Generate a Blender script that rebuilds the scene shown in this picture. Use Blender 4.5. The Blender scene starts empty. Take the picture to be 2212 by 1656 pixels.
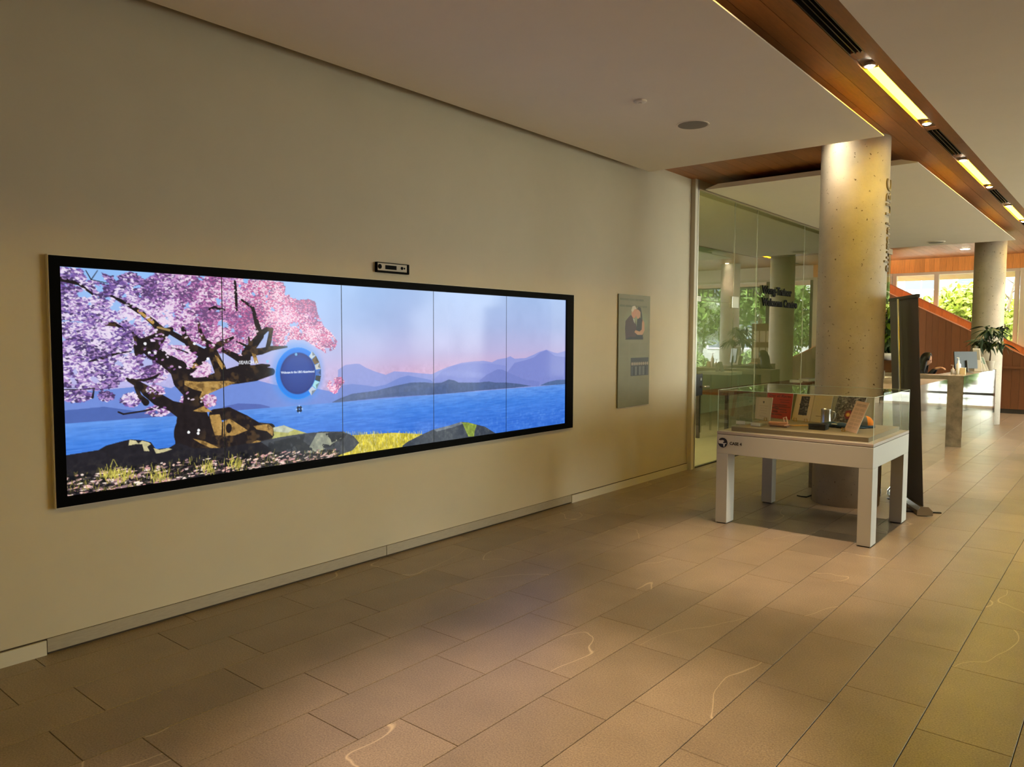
import bpy, bmesh, math, random
import numpy as np
from mathutils import Vector, Matrix

random.seed(7)
rng = np.random.default_rng(11)
C = bpy.context.scene.collection
scene = bpy.context.scene

# ------------------------------------------------------------------ camera
F, YAW, PITCH, ROLL = 1638.5, -0.69011924, -0.06200243, 0.00353018
CAM = np.array([4.3715, 0.0, 1.68])
_f = np.array([math.sin(YAW)*math.cos(PITCH), math.cos(YAW)*math.cos(PITCH), math.sin(PITCH)])
_r0 = np.array([math.cos(YAW), -math.sin(YAW), 0.0]); _u0 = np.cross(_r0, _f)
_r = math.cos(ROLL)*_r0 + math.sin(ROLL)*_u0
_u = -math.sin(ROLL)*_r0 + math.cos(ROLL)*_u0
cam_data = bpy.data.cameras.new('camera'); cam = bpy.data.objects.new('camera', cam_data); C.objects.link(cam)
cam_data.sensor_width = 36.0; cam_data.lens = F/2212*36.0; cam_data.clip_end = 300; cam_data.clip_start = 0.05
M = Matrix(((_r[0], _u[0], -_f[0], CAM[0]), (_r[1], _u[1], -_f[1], CAM[1]), (_r[2], _u[2], -_f[2], CAM[2]), (0, 0, 0, 1)))
cam.matrix_world = M
scene.camera = cam

# ------------------------------------------------------------------ world, sun, exposure
SKY_STRENGTH = 4.7
world = bpy.data.worlds.new('world'); scene.world = world; world.use_nodes = True
bg = world.node_tree.nodes['Background']; bg.inputs[0].default_value = (1.0, 0.97, 0.90, 1); bg.inputs[1].default_value = SKY_STRENGTH
sun_d = bpy.data.lights.new('sun', 'SUN'); sun_d.energy = 4.0; sun_d.angle = 0.05; sun_d.color = (1.0, 0.96, 0.86)
sun = bpy.data.objects.new('sun', sun_d); C.objects.link(sun); sun.location = (0, -20, 40)
sun.rotation_euler = (math.radians(32), 0, math.radians(18))
scene.view_settings.view_transform = 'Standard'; scene.view_settings.look = 'None'
scene.view_settings.gamma = 1.0; scene.view_settings.use_curve_mapping = False
scene.view_settings.exposure = 2.03
scene.cycles.use_denoising = True
scene.cycles.max_bounces = 8; scene.cycles.diffuse_bounces = 4; scene.cycles.glossy_bounces = 4
scene.cycles.transparent_max_bounces = 16; scene.cycles.sample_clamp_indirect = 6.0
scene.cycles.caustics_reflective = False; scene.cycles.caustics_refractive = False

# ------------------------------------------------------------------ pixel -> position helpers (a pixel gives a ray, a plane gives the distance)
def ray(px, py): return (px-1106)/F*_r - (py-828)/F*_u + _f
def Xp(px, py, v): R = ray(px, py); return CAM + R*((v-CAM[0])/R[0])
def Yp(px, py, v): R = ray(px, py); return CAM + R*((v-CAM[1])/R[1])
def Zp(px, py, v=0.0): R = ray(px, py); return CAM + R*((v-CAM[2])/R[2])
def PLp(px, py, p, n): R = ray(px, py); return CAM + R*(np.dot(np.array(p)-CAM, n)/np.dot(R, n))

# ------------------------------------------------------------------ materials
def lin(c):
    c = np.asarray(c, float)/255.0
    return np.where(c <= 0.04045, c/12.92, ((c+0.055)/1.055)**2.4)
def L4(c): v = lin(c); return (float(v[0]), float(v[1]), float(v[2]), 1.0)
MATS = {}
class NT:
    def __init__(s, m): s.t = m.node_tree; s.n = s.t.nodes; s.p = s.n['Principled BSDF']
    def add(s, typ, **kw):
        n = s.n.new(typ)
        for k, v in kw.items():
            if k in n.inputs: n.inputs[k].default_value = v
            else: setattr(n, k, v)
        return n
    def link(s, a, b): s.t.links.new(a, b)
def mat(name, col, rough=0.6, metal=0.0, spec=0.5, coat=0.0, var=0.0, nscale=8.0, namt=0.0, bump=0.0, bscale=60.0, stretch=None, emit=None, estr=0.0, col2=None):
    if name in MATS: return MATS[name]
    m = bpy.data.materials.new(name); m.use_nodes = True; MATS[name] = m
    k = NT(m); p = k.p
    base = L4(col); p.inputs['Base Color'].default_value = base
    p.inputs['Roughness'].default_value = rough; p.inputs['Metallic'].default_value = metal
    p.inputs['Specular IOR Level'].default_value = spec; p.inputs['Coat Weight'].default_value = coat
    if emit is not None:
        p.inputs['Emission Color'].default_value = emit; p.inputs['Emission Strength'].default_value = estr
    src = None
    if namt or var or bump:
        g = k.add('ShaderNodeNewGeometry'); mp = k.add('ShaderNodeMapping')
        k.link(g.outputs['Position'], mp.inputs['Vector'])
        if stretch: mp.inputs['Scale'].default_value = stretch
        if namt:
            nz = k.add('ShaderNodeTexNoise', Scale=nscale, Detail=6.0, Roughness=0.6); k.link(mp.outputs[0], nz.inputs['Vector'])
            mr = k.add('ShaderNodeMapRange'); mr.inputs[1].default_value = 0.3; mr.inputs[2].default_value = 0.7; mr.inputs[3].default_value = 1-namt; mr.inputs[4].default_value = 1+namt
            k.link(nz.outputs['Fac'], mr.inputs[0]); src = mr.outputs[0]
        if var:
            oi = k.add('ShaderNodeObjectInfo'); mr2 = k.add('ShaderNodeMapRange'); mr2.inputs[3].default_value = 1-var; mr2.inputs[4].default_value = 1+var
            k.link(oi.outputs['Random'], mr2.inputs[0])
            if src is not None:
                mu = k.add('ShaderNodeMath', operation='MULTIPLY'); k.link(src, mu.inputs[0]); k.link(mr2.outputs[0], mu.inputs[1]); src = mu.outputs[0]
            else: src = mr2.outputs[0]
        if src is not None:
            vm = k.add('ShaderNodeVectorMath', operation='SCALE'); vm.inputs[0].default_value = base[:3]; k.link(src, vm.inputs['Scale'])
            out = vm.outputs[0]
            k.link(out, p.inputs['Base Color'])
        if bump:
            nb = k.add('ShaderNodeTexNoise', Scale=bscale, Detail=4.0); k.link(mp.outputs[0], nb.inputs['Vector'])
            bu = k.add('ShaderNodeBump', Strength=bump, Distance=0.01); k.link(nb.outputs['Fac'], bu.inputs['Height']); k.link(bu.outputs[0], p.inputs['Normal'])
    return m
def glass_mat(name, tint=(0.93, 0.97, 0.94), ior=1.9, rough=0.0, gloss=(1, 1, 1)):
    m = bpy.data.materials.new(name); m.use_nodes = True; MATS[name] = m
    k = NT(m); out = [n for n in k.n if n.type == 'OUTPUT_MATERIAL'][0]
    tr = k.add('ShaderNodeBsdfTransparent'); tr.inputs[0].default_value = (*tint, 1)
    gl = k.add('ShaderNodeBsdfGlossy'); gl.inputs['Color'].default_value = (*gloss, 1); gl.inputs['Roughness'].default_value = rough
    fr = k.add('ShaderNodeFresnel', IOR=ior); mx = k.add('ShaderNodeMixShader')
    # the pane's far face, met from inside the glass, only lets the light out
    ge = k.add('ShaderNodeNewGeometry'); iv = k.add('ShaderNodeMath', operation='SUBTRACT'); iv.inputs[0].default_value = 1.0; k.link(ge.outputs['Backfacing'], iv.inputs[1])
    mu = k.add('ShaderNodeMath', operation='MULTIPLY'); k.link(fr.outputs[0], mu.inputs[0]); k.link(iv.outputs[0], mu.inputs[1])
    k.link(mu.outputs[0], mx.inputs[0]); k.link(tr.outputs[0], mx.inputs[1]); k.link(gl.outputs[0], mx.inputs[2]); k.link(mx.outputs[0], out.inputs[0])
    k.n.remove(k.p)
    return m
def paint_mat(name, emission=0.0, rough=0.5, spec=0.4, coat=0.0):
    """surface whose flat print (screen picture, poster, card) is held in the mesh's colour attribute"""
    if name in MATS: return MATS[name]
    m = bpy.data.materials.new(name); m.use_nodes = True; MATS[name] = m
    k = NT(m); a = k.add('ShaderNodeVertexColor'); a.layer_name = 'print'
    if emission:
        k.p.inputs['Base Color'].default_value = (0.004, 0.004, 0.005, 1)
        k.link(a.outputs[0], k.p.inputs['Emission Color']); k.p.inputs['Emission Strength'].default_value = emission
    else: k.link(a.outputs[0], k.p.inputs['Base Color'])
    k.p.inputs['Roughness'].default_value = rough; k.p.inputs['Specular IOR Level'].default_value = spec; k.p.inputs['Coat Weight'].default_value = coat
    return m

def tile_mat():
    m = bpy.data.materials.new('floor_stone'); m.use_nodes = True; MATS['floor_stone'] = m
    k = NT(m); g = k.add('ShaderNodeNewGeometry'); oi = k.add('ShaderNodeObjectInfo')
    pos = g.outputs['Position']
    n1 = k.add('ShaderNodeTexNoise', Scale=130.0, Detail=3.0, Roughness=0.7); k.link(pos, n1.inputs['Vector'])
    n2 = k.add('ShaderNodeTexNoise', Scale=3.5, Detail=4.0); k.link(pos, n2.inputs['Vector'])
    r1 = k.add('ShaderNodeMapRange'); r1.inputs[1].default_value = .3; r1.inputs[2].default_value = .7; r1.inputs[3].default_value = .58; r1.inputs[4].default_value = 1.42; k.link(n1.outputs['Fac'], r1.inputs[0])
    r2 = k.add('ShaderNodeMapRange'); r2.inputs[1].default_value = .3; r2.inputs[2].default_value = .7; r2.inputs[3].default_value = .9; r2.inputs[4].default_value = 1.1; k.link(n2.outputs['Fac'], r2.inputs[0])
    r3 = k.add('ShaderNodeMapRange'); r3.inputs[3].default_value = .9; r3.inputs[4].default_value = 1.1; k.link(oi.outputs['Random'], r3.inputs[0])
    a = k.add('ShaderNodeMath', operation='MULTIPLY'); k.link(r1.outputs[0], a.inputs[0]); k.link(r2.outputs[0], a.inputs[1])
    b = k.add('ShaderNodeMath', operation='MULTIPLY'); k.link(a.outputs[0], b.inputs[0]); k.link(r3.outputs[0], b.inputs[1])
    vm = k.add('ShaderNodeVectorMath', operation='SCALE'); vm.inputs[0].default_value = L4((130, 115, 97))[:3]; k.link(b.outputs[0], vm.inputs['Scale'])
    # pale thin veins in some of the tiles
    off = k.add('ShaderNodeVectorMath', operation='SCALE'); off.inputs[0].default_value = (37.0, 11.0, 53.0); k.link(oi.outputs['Random'], off.inputs['Scale'])
    ad = k.add('ShaderNodeVectorMath', operation='ADD'); k.link(pos, ad.inputs[0]); k.link(off.outputs[0], ad.inputs[1])
    mp = k.add('ShaderNodeMapping'); mp.inputs['Rotation'].default_value = (0, 0, 0.5); mp.inputs['Scale'].default_value = (1.6, 0.7, 1); k.link(ad.outputs[0], mp.inputs[0])
    v = k.add('ShaderNodeTexNoise', Scale=1.0, Detail=3.0, Roughness=0.35); k.link(mp.outputs[0], v.inputs['Vector'])
    s = k.add('ShaderNodeMath', operation='SUBTRACT'); s.inputs[1].default_value = 0.5; k.link(v.outputs['Fac'], s.inputs[0])
    ab = k.add('ShaderNodeMath', operation='ABSOLUTE'); k.link(s.outputs[0], ab.inputs[0])
    r4 = k.add('ShaderNodeMapRange'); r4.inputs[1].default_value = 0.0; r4.inputs[2].default_value = 0.0022; r4.inputs[3].default_value = 1; r4.inputs[4].default_value = 0; k.link(ab.outputs[0], r4.inputs[0])
    gt = k.add('ShaderNodeMath', operation='GREATER_THAN'); gt.inputs[1].default_value = 0.72; k.link(oi.outputs['Random'], gt.inputs[0])
    m1 = k.add('ShaderNodeMath', operation='MULTIPLY'); k.link(r4.outputs[0], m1.inputs[0]); k.link(gt.outputs[0], m1.inputs[1])
    m2 = k.add('ShaderNodeMath', operation='MULTIPLY'); m2.inputs[1].default_value = 0.6; k.link(m1.outputs[0], m2.inputs[0])
    mix = k.add('ShaderNodeMix', data_type='RGBA'); k.link(m2.outputs[0], mix.inputs['Factor']); k.link(vm.outputs[0], mix.inputs[6]); mix.inputs[7].default_value = L4((215, 195, 165))
    k.link(mix.outputs[2], k.p.inputs['Base Color'])
    k.p.inputs['Roughness'].default_value = 0.34; k.p.inputs['Specular IOR Level'].default_value = 0.55
    bu = k.add('ShaderNodeBump', Strength=0.12, Distance=0.004); k.link(n1.outputs['Fac'], bu.inputs['Height']); k.link(bu.outputs[0], k.p.inputs['Normal'])
    return m

# ------------------------------------------------------------------ mesh building
class MB:
    def __init__(s): s.v = []; s.f = []
    def add(s, vs, fs):
        o = len(s.v); s.v += [tuple(map(float, p)) for p in vs]; s.f += [tuple(i+o for i in f) for f in fs]; return s
    def box(s, x0, x1, y0, y1, z0, z1):
        return s.add([(x0,y0,z0),(x1,y0,z0),(x1,y1,z0),(x0,y1,z0),(x0,y0,z1),(x1,y0,z1),(x1,y1,z1),(x0,y1,z1)],
                     [(0,3,2,1),(4,5,6,7),(0,1,5,4),(1,2,6,5),(2,3,7,6),(3,0,4,7)])
    def hexa(s, q, d):
        """quad q (4 points) extruded by vector d"""
        q = [np.array(p, float) for p in q]; d = np.array(d, float)
        return s.add(q+[p+d for p in q], [(0,3,2,1),(4,5,6,7),(0,1,5,4),(1,2,6,5),(2,3,7,6),(3,0,4,7)])
    def prism(s, pts, d):
        n = len(pts); pts = [np.array(p, float) for p in pts]; d = np.array(d, float)
        return s.add(pts+[p+d for p in pts], [tuple(range(n))[::-1], tuple(range(n, 2*n))]+[(i, (i+1) % n, n+(i+1) % n, n+i) for i in range(n)])
    def tube(s, path, rad, n=10, caps=True):
        path = [np.array(p, float) for p in path]; rad = [rad]*len(path) if np.isscalar(rad) else rad
        rings = []; prev = None
        for i, p in enumerate(path):
            t = path[min(i+1, len(path)-1)] - path[max(i-1, 0)]; t /= (np.linalg.norm(t)+1e-9)
            if prev is None:
                a = np.cross(t, (0, 0, 1.0)); a = a if np.linalg.norm(a) > 1e-3 else np.cross(t, (0, 1.0, 0))
            else: a = prev - t*np.dot(prev, t)
            a /= (np.linalg.norm(a)+1e-9); prev = a; b = np.cross(t, a)
            rings.append([p + rad[i]*(math.cos(2*math.pi*k/n)*a + math.sin(2*math.pi*k/n)*b) for k in range(n)])
        vs = [q for r in rings for q in r]; fs = []
        for i in range(len(rings)-1):
            for k in range(n): fs.append((i*n+k, i*n+(k+1) % n, (i+1)*n+(k+1) % n, (i+1)*n+k))
        if caps: fs += [tuple(range(n))[::-1], tuple(range((len(rings)-1)*n, len(rings)*n))]
        return s.add(vs, fs)
    def lathe(s, cx, cy, prof, n=24, ax=None):
        """profile of (radius, z) around a vertical axis"""
        vs = []; fs = []
        for r, z in prof:
            for k in range(n): a = 2*math.pi*k/n; vs.append((cx+r*math.cos(a), cy+r*math.sin(a), z))
        for i in range(len(prof)-1):
            for k in range(n): fs.append((i*n+k, i*n+(k+1) % n, (i+1)*n+(k+1) % n, (i+1)*n+k))
        fs += [tuple(range(n))[::-1], tuple(range((len(prof)-1)*n, len(prof)*n))]
        return s.add(vs, fs)
    def ball(s, c, r, n=12, m=8):
        vs = []; fs = []; r = (r, r, r) if np.isscalar(r) else r
        for i in range(m+1):
            t = math.pi*i/m
            for k in range(n):
                a = 2*math.pi*k/n; vs.append((c[0]+r[0]*math.sin(t)*math.cos(a), c[1]+r[1]*math.sin(t)*math.sin(a), c[2]-r[2]*math.cos(t)))
        for i in range(m):
            for k in range(n): fs.append((i*n+k, i*n+(k+1) % n, (i+1)*n+(k+1) % n, (i+1)*n+k))
        return s.add(vs, fs)
    def build(s, name, material, parent=None, smooth=False, bevel=0.0):
        o0 = np.array(world_loc(parent))
        me = bpy.data.meshes.new(name); me.from_pydata([tuple(np.array(p)-o0) for p in s.v], [], s.f)
        if bevel:
            bm = bmesh.new(); bm.from_mesh(me); bmesh.ops.remove_doubles(bm, verts=bm.verts, dist=1e-5)
            ed = [e for e in bm.edges if len(e.link_faces) == 2 and e.calc_face_angle(0) > 0.5]
            bmesh.ops.bevel(bm, geom=ed, offset=bevel, segments=2, affect='EDGES', profile=0.5, clamp_overlap=True)
            bm.to_mesh(me); bm.free()
        me.validate(); me.update()
        if smooth: me.polygons.foreach_set('use_smooth', [True]*len(me.polygons))
        o = bpy.data.objects.new(name, me); C.objects.link(o)
        if material is not None: me.materials.append(material if not isinstance(material, str) else MATS[material])
        if parent is not None: o.parent = parent
        return o
def world_loc(o):
    v = Vector((0, 0, 0))
    while o is not None: v += o.location; o = o.parent
    return v
def tag(o, label, cat, group=None):
    o['label'] = label; o['category'] = cat
    if group: o['group'] = group
    return o
def thing(name, loc, label, cat, group=None):
    o = bpy.data.objects.new(name, None); C.objects.link(o); o.location = tuple(map(float, loc)); o.empty_display_size = 0.1
    return tag(o, label, cat, group)
def struct(o, label=None, cat=None):
    o['kind'] = 'structure'
    if label: o['label'] = label
    if cat: o['category'] = cat
    return o
def bx(name, dims, material, parent=None, bevel=0.0): return MB().box(*dims).build(name, material, parent, bevel=bevel)

# ------------------------------------------------------------------ text -> mesh (Blender's own font)
def text_geo(body, size=1.0, extrude=0.0, align='LEFT', bold=0.0, res=3):
    cu = bpy.data.curves.new('t', 'FONT'); cu.body = body; cu.size = size; cu.extrude = extrude; cu.align_x = align; cu.resolution_u = res; cu.offset = bold
    ob = bpy.data.objects.new('t', cu); C.objects.link(ob)
    dg = bpy.context.evaluated_depsgraph_get(); dg.update()
    me = bpy.data.meshes.new_from_object(ob.evaluated_get(dg))
    vs = [tuple(v.co) for v in me.vertices]; fs = [tuple(p.vertices) for p in me.polygons]
    bpy.data.objects.remove(ob); bpy.data.curves.remove(cu); bpy.data.meshes.remove(me)
    return vs, fs

# ------------------------------------------------------------------ flat print painter (numpy canvas -> colour attribute on a fine grid)
class Canvas:
    def __init__(s, w, h, col=(255, 255, 255)):
        s.w, s.h = w, h; s.a = np.zeros((h, w, 3)); s.a[:] = col
    def blend(s, x0, y0, cov, col):
        h, w = cov.shape; X0, Y0 = max(0, x0), max(0, y0); X1, Y1 = min(s.w, x0+w), min(s.h, y0+h)
        if X1 <= X0 or Y1 <= Y0: return
        c = cov[Y0-y0:Y1-y0, X0-x0:X1-x0, None]; v = np.asarray(col, float)
        if v.ndim == 3: v = v[Y0-y0:Y1-y0, X0-x0:X1-x0]
        s.a[Y0:Y1, X0:X1] = s.a[Y0:Y1, X0:X1]*(1-c) + v*c
    def cover(s, pts):
        p = np.array(pts, float); x0, y0 = np.floor(p.min(0)-1).astype(int); x1, y1 = np.ceil(p.max(0)+2).astype(int)
        x0, y0 = max(x0, -4), max(y0, -4); x1, y1 = min(x1, s.w+4), min(y1, s.h+4)
        if x1 <= x0 or y1 <= y0: return 0, 0, np.zeros((1, 1))
        acc = np.zeros((y1-y0, x1-x0))
        for ox in (.25, .75):
            for oy in (.25, .75):
                gx, gy = np.meshgrid(np.arange(x0, x1)+ox, np.arange(y0, y1)+oy); ins = np.zeros(gx.shape, bool)
                for i in range(len(p)):
                    a, b = p[i], p[(i+1) % len(p)]
                    if a[1] == b[1]: continue
                    c = ((a[1] > gy) != (b[1] > gy)) & (gx < (b[0]-a[0])*(gy-a[1])/(b[1]-a[1])+a[0]); ins ^= c
                acc += ins*0.25
        return x0, y0, acc
    def poly(s, pts, col, alpha=1.0, noise=None):
        x0, y0, c = s.cover(pts)
        if noise is not None:
            n = noise[max(0, y0):max(0, y0)+c.shape[0], max(0, x0):max(0, x0)+c.shape[1]]
            if n.shape == c.shape: c = c*n
        s.blend(x0, y0, c*alpha, col)
    def stroke(s, pts, col, alpha=1.0):
        """pts: (x, y, width)"""
        for (ax, ay, aw), (bx_, by, bw) in zip(pts[:-1], pts[1:]):
            m = max(aw, bw)/2+2; x0, y0 = int(min(ax, bx_)-m), int(min(ay, by)-m); x1, y1 = int(max(ax, bx_)+m)+1, int(max(ay, by)+m)+1
            x0, y0, x1, y1 = max(x0, 0), max(y0, 0), min(x1, s.w), min(y1, s.h)
            if x1 <= x0 or y1 <= y0: continue
            gx, gy = np.meshgrid(np.arange(x0, x1)+.5, np.arange(y0, y1)+.5)
            dx, dy = bx_-ax, by-ay; L = dx*dx+dy*dy+1e-9; t = np.clip(((gx-ax)*dx+(gy-ay)*dy)/L, 0, 1)
            d = np.hypot(gx-ax-t*dx, gy-ay-t*dy); w = (aw+(bw-aw)*t)/2
            s.blend(x0, y0, np.clip(w-d+.5, 0, 1)*alpha, col)
    def ell(s, cx, cy, rx, ry, col, alpha=1.0, rot=0.0, soft=0.5):
        m = max(rx, ry)+2; x0, y0, x1, y1 = int(cx-m), int(cy-m), int(cx+m)+2, int(cy+m)+2
        gx, gy = np.meshgrid(np.arange(x0, x1)+.5-cx, np.arange(y0, y1)+.5-cy); ca, sa = math.cos(rot), math.sin(rot)
        u, v = (gx*ca+gy*sa)/max(rx, .3), (-gx*sa+gy*ca)/max(ry, .3); d = np.hypot(u, v)
        s.blend(x0, y0, np.clip((1-d)*min(rx, ry)/max(soft, .01)+.5, 0, 1)*alpha, col)
    def text(s, body, x, y, size, col, alpha=1.0, align='LEFT', bold=0.0, skew=0.0):
        vs, fs = text_geo(body, size, 0, align, bold, 2)
        for f in fs: s.poly([(x+vs[i][0]+skew*vs[i][1], y-vs[i][1]) for i in f], col, alpha)
    def lines(s, x0, x1, y0, y1, n, col, alpha=0.6, wd=1.0):
        for i in range(n):
            y = y0+(y1-y0)*(i+.5)/n; x = x0
            while x < x1:
                L = random.uniform(2, 7)*wd; s.stroke([(x, y, wd), (min(x+L, x1), y, wd)], col, alpha*random.uniform(.6, 1)); x += L+1.2*wd
def vnoise(w, h, cell, seed=0, octaves=3):
    g = np.random.default_rng(seed); out = np.zeros((h, w)); amp = 1; tot = 0
    for o in range(octaves):
        c = max(cell/2**o, 1.0); gh, gw = int(h/c)+3, int(w/c)+3; t = g.random((gh, gw))
        y, x = np.arange(h)/c, np.arange(w)/c; yi, xi = y.astype(int), x.astype(int); fy, fx = (y-yi)[:, None], (x-xi)[None, :]
        fy, fx = fy*fy*(3-2*fy), fx*fx*(3-2*fx)
        out += amp*((t[yi][:, xi]*(1-fx)+t[yi][:, xi+1]*fx)*(1-fy)+(t[yi+1][:, xi]*(1-fx)+t[yi+1][:, xi+1]*fx)*fy); tot += amp; amp *= .5
    return out/tot
def picture(name, cv, tl, tr, bl, br, material, parent=None, sub=None):
    """a flat printed sheet: a grid whose corner colours are the canvas' pixels"""
    a = cv.a if sub is None else cv.a[:, sub[0]:sub[1]]
    h, w = a.shape[:2]; tl, tr, bl, br = [np.array(p, float) for p in (tl, tr, bl, br)]
    u = (np.arange(w)/(w-1))[None, :, None]; v = (np.arange(h)/(h-1))[:, None, None]
    P = (tl*(1-u)+tr*u)*(1-v) + (bl*(1-u)+br*u)*v - np.array(world_loc(parent))
    idx = np.arange(w*h).reshape(h, w)
    q = np.stack([idx[:-1, :-1], idx[1:, :-1], idx[1:, 1:], idx[:-1, 1:]], -1).reshape(-1, 4)
    me = bpy.data.meshes.new(name); nq = len(q)
    me.vertices.add(w*h); me.vertices.foreach_set('co', P.reshape(-1).astype(np.float32))
    me.loops.add(nq*4); me.loops.foreach_set('vertex_index', q.reshape(-1).astype(np.int32))
    me.polygons.add(nq); me.polygons.foreach_set('loop_start', np.arange(0, nq*4, 4, dtype=np.int32)); me.polygons.foreach_set('loop_total', np.full(nq, 4, np.int32))
    me.update(calc_edges=True)
    at = me.color_attributes.new('print', 'FLOAT_COLOR', 'POINT'); col = np.ones((w*h, 4), np.float32); col[:, :3] = lin(np.clip(a, 0, 255)).reshape(-1, 3)
    at.data.foreach_set('color', col.reshape(-1))
    me.materials.append(material); o = bpy.data.objects.new(name, me); C.objects.link(o)
    if parent is not None: o.parent = parent
    return o

# ------------------------------------------------------------------ shared materials
tile_mat()
mat('wall_white', (206, 196, 174), 0.85, namt=0.02, nscale=3, bump=0.05, bscale=300)
mat('ceiling_white', (240, 231, 216), 0.9, namt=0.015, nscale=2, bump=0.04, bscale=300)
mat('base_white', (214, 207, 190), 0.6)
mat('base_stone', (170, 160, 142), 0.6, namt=0.08, nscale=20, stretch=(1, 1, 8))
mat('joint_dark', (70, 58, 46), 0.9)
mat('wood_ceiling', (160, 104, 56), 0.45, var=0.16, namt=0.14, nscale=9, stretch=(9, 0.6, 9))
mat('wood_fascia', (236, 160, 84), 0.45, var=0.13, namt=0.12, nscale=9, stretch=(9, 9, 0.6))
mat('wood_stair', (100, 58, 24), 0.45, var=0.13, namt=0.12, nscale=9, stretch=(9, 9, 0.6))  # darkened tone carries the shade on the near stair boards
mat('wood_stair_lit', (236, 130, 66), 0.45, var=0.12, namt=0.12, nscale=9, stretch=(9, 9, 0.6))  # brighter copy of the stair wood, light on the far boards put into colour
mat('black', (10, 10, 11), 0.35)
mat('bezel_black', (2, 2, 2), 0.6, spec=0.05)
mat('black_matte', (16, 16, 17), 0.8)
mat('dark_metal', (62, 58, 52), 0.4, metal=0.6)
mat('steel', (190, 188, 182), 0.28, metal=1.0)
mat('alu', (200, 198, 190), 0.35, metal=0.7)
mat('brass', (190, 150, 80), 0.35, metal=0.9)
mat('concrete', (188, 180, 166), 0.75, namt=0.10, nscale=5, bump=0.15, bscale=40)
def pitted_concrete():
    k = NT(MATS['concrete']); g = k.add('ShaderNodeNewGeometry'); src = k.p.inputs['Base Color'].links[0].from_socket
    v = k.add('ShaderNodeTexNoise', Scale=34.0, Detail=2.0, Roughness=0.5); k.link(g.outputs['Position'], v.inputs['Vector'])
    r = k.add('ShaderNodeMapRange'); r.inputs[1].default_value = .68; r.inputs[2].default_value = .74; k.link(v.outputs['Fac'], r.inputs[0])
    m = k.add('ShaderNodeMix', data_type='RGBA'); k.link(r.outputs[0], m.inputs['Factor']); k.link(src, m.inputs[6]); m.inputs[7].default_value = L4((92, 78, 58)); k.link(m.outputs[2], k.p.inputs['Base Color'])
pitted_concrete()
mat('marble', (140, 127, 108), 0.25, namt=0.35, nscale=6, bump=0.0)
mat('mirror', (222, 226, 226), 0.05, metal=1.0)
mat('case_grey', (186, 184, 176), 0.5)
mat('case_top', (168, 158, 150), 0.5)
mat('case_linen', (128, 114, 92), 0.9, bump=0.2, bscale=400)
mat('banner_grey', (78, 72, 72), 0.75)
mat('banner_dark', (56, 54, 50), 0.75)
mat('frame_pale', (216, 206, 186), 0.5)
mat('white', (235, 232, 226), 0.5)
mat('leaf_dark', (30, 52, 22), 0.5, var=0.2); mat('leaf_lime', (120, 150, 40), 0.5, var=0.2)
mat('leaf_out', (128, 140, 40), 0.7, namt=0.3, nscale=3); mat('leaf_out2', (92, 118, 44), 0.7, namt=0.3, nscale=3)
mat('bark', (92, 78, 62), 0.9, namt=0.2, nscale=20)
mat('skin', (206, 158, 130), 0.5); mat('hair', (14, 11, 12), 0.35); mat('cloth_black', (18, 18, 22), 0.85)
glass_mat('glass_wall', (0.80, 0.86, 0.78), 2.35)
glass_mat('glass_window', (0.93, 0.97, 0.95), 1.5)
glass_mat('acrylic', (0.96, 0.98, 0.97), 1.62)
ZW, ZS = 3.635, 3.5      # wood ceiling, underside of the white soffits
# ================================================================== THE ROOM
YB, XR, YF = -5.0, 9.0, 21.1          # back wall, right facade, end facade
# ---- floor: a screed with joints, stone tiles laid on it
floor = struct(bx('floor', (-4.0, XR+0.2, YB, YF+0.3, -0.12, -0.006), 'joint_dark'), 'grey beige stone tile floor of the hall', 'floor')
TP, TL, GAP = 0.3535, 0.8, 0.003
tile_me = None
def tile_spots():
    for k in range(-1, 26):
        x0 = 0.1615 + TP*k; ph = 0.36 if k % 2 == 0 else 0.59
        j = -8
        while True:
            y0 = ph + TL*j
            if y0 > YF: break
            yield x0, y0; j += 1
near, far = [], []
for x0, y0 in tile_spots():
    xa, xb, ya, yb = max(x0, 0.0), min(x0+TP, XR), max(y0, YB), min(y0+TL, YF)
    if xb-xa < .02 or yb-ya < .02: continue
    c_ = np.array([[px, py, 0.0] for px in (xa, xb) for py in (ya, yb)]) - CAM; dep = c_ @ _f
    seen = False
    if dep.min() > 0.3:
        u_ = 1106+F*(c_ @ _r)/dep; v_ = 828-F*(c_ @ _u)/dep
        seen = u_.max() > 0 and u_.min() < 2212 and v_.min() < 1656 and v_.max() > 0
    (near if seen else far).append((xa, xb, ya, yb))
near.sort(key=lambda t: math.hypot(t[0]-CAM[0], t[2])); far += near[295:]; near = near[:295]
def tile_mesh(w, l):
    g = GAP/2; b = 0.0015
    m = MB(); x0, x1, y0, y1 = -w/2+g, w/2-g, -l/2+g, l/2-g
    m.add([(x0,y0,-.006),(x1,y0,-.006),(x1,y1,-.006),(x0,y1,-.006),(x0,y0,-b),(x1,y0,-b),(x1,y1,-b),(x0,y1,-b),(x0+b,y0+b,0),(x1-b,y0+b,0),(x1-b,y1-b,0),(x0+b,y1-b,0)],
          [(0,1,5,4),(1,2,6,5),(2,3,7,6),(3,0,4,7),(4,5,9,8),(5,6,10,9),(6,7,11,10),(7,4,8,11),(8,9,10,11)])
    return m
cache = {}
for (xa, xb, ya, yb) in near:
    key = (round(xb-xa, 3), round(yb-ya, 3))
    if key not in cache:
        o = tile_mesh(xb-xa, yb-ya).build('tile', 'floor_stone', floor); cache[key] = o.data
    else:
        o = bpy.data.objects.new('tile', cache[key]); C.objects.link(o); o.parent = floor
    o.location = ((xa+xb)/2, (ya+yb)/2, 0)
fm = MB()
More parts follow.
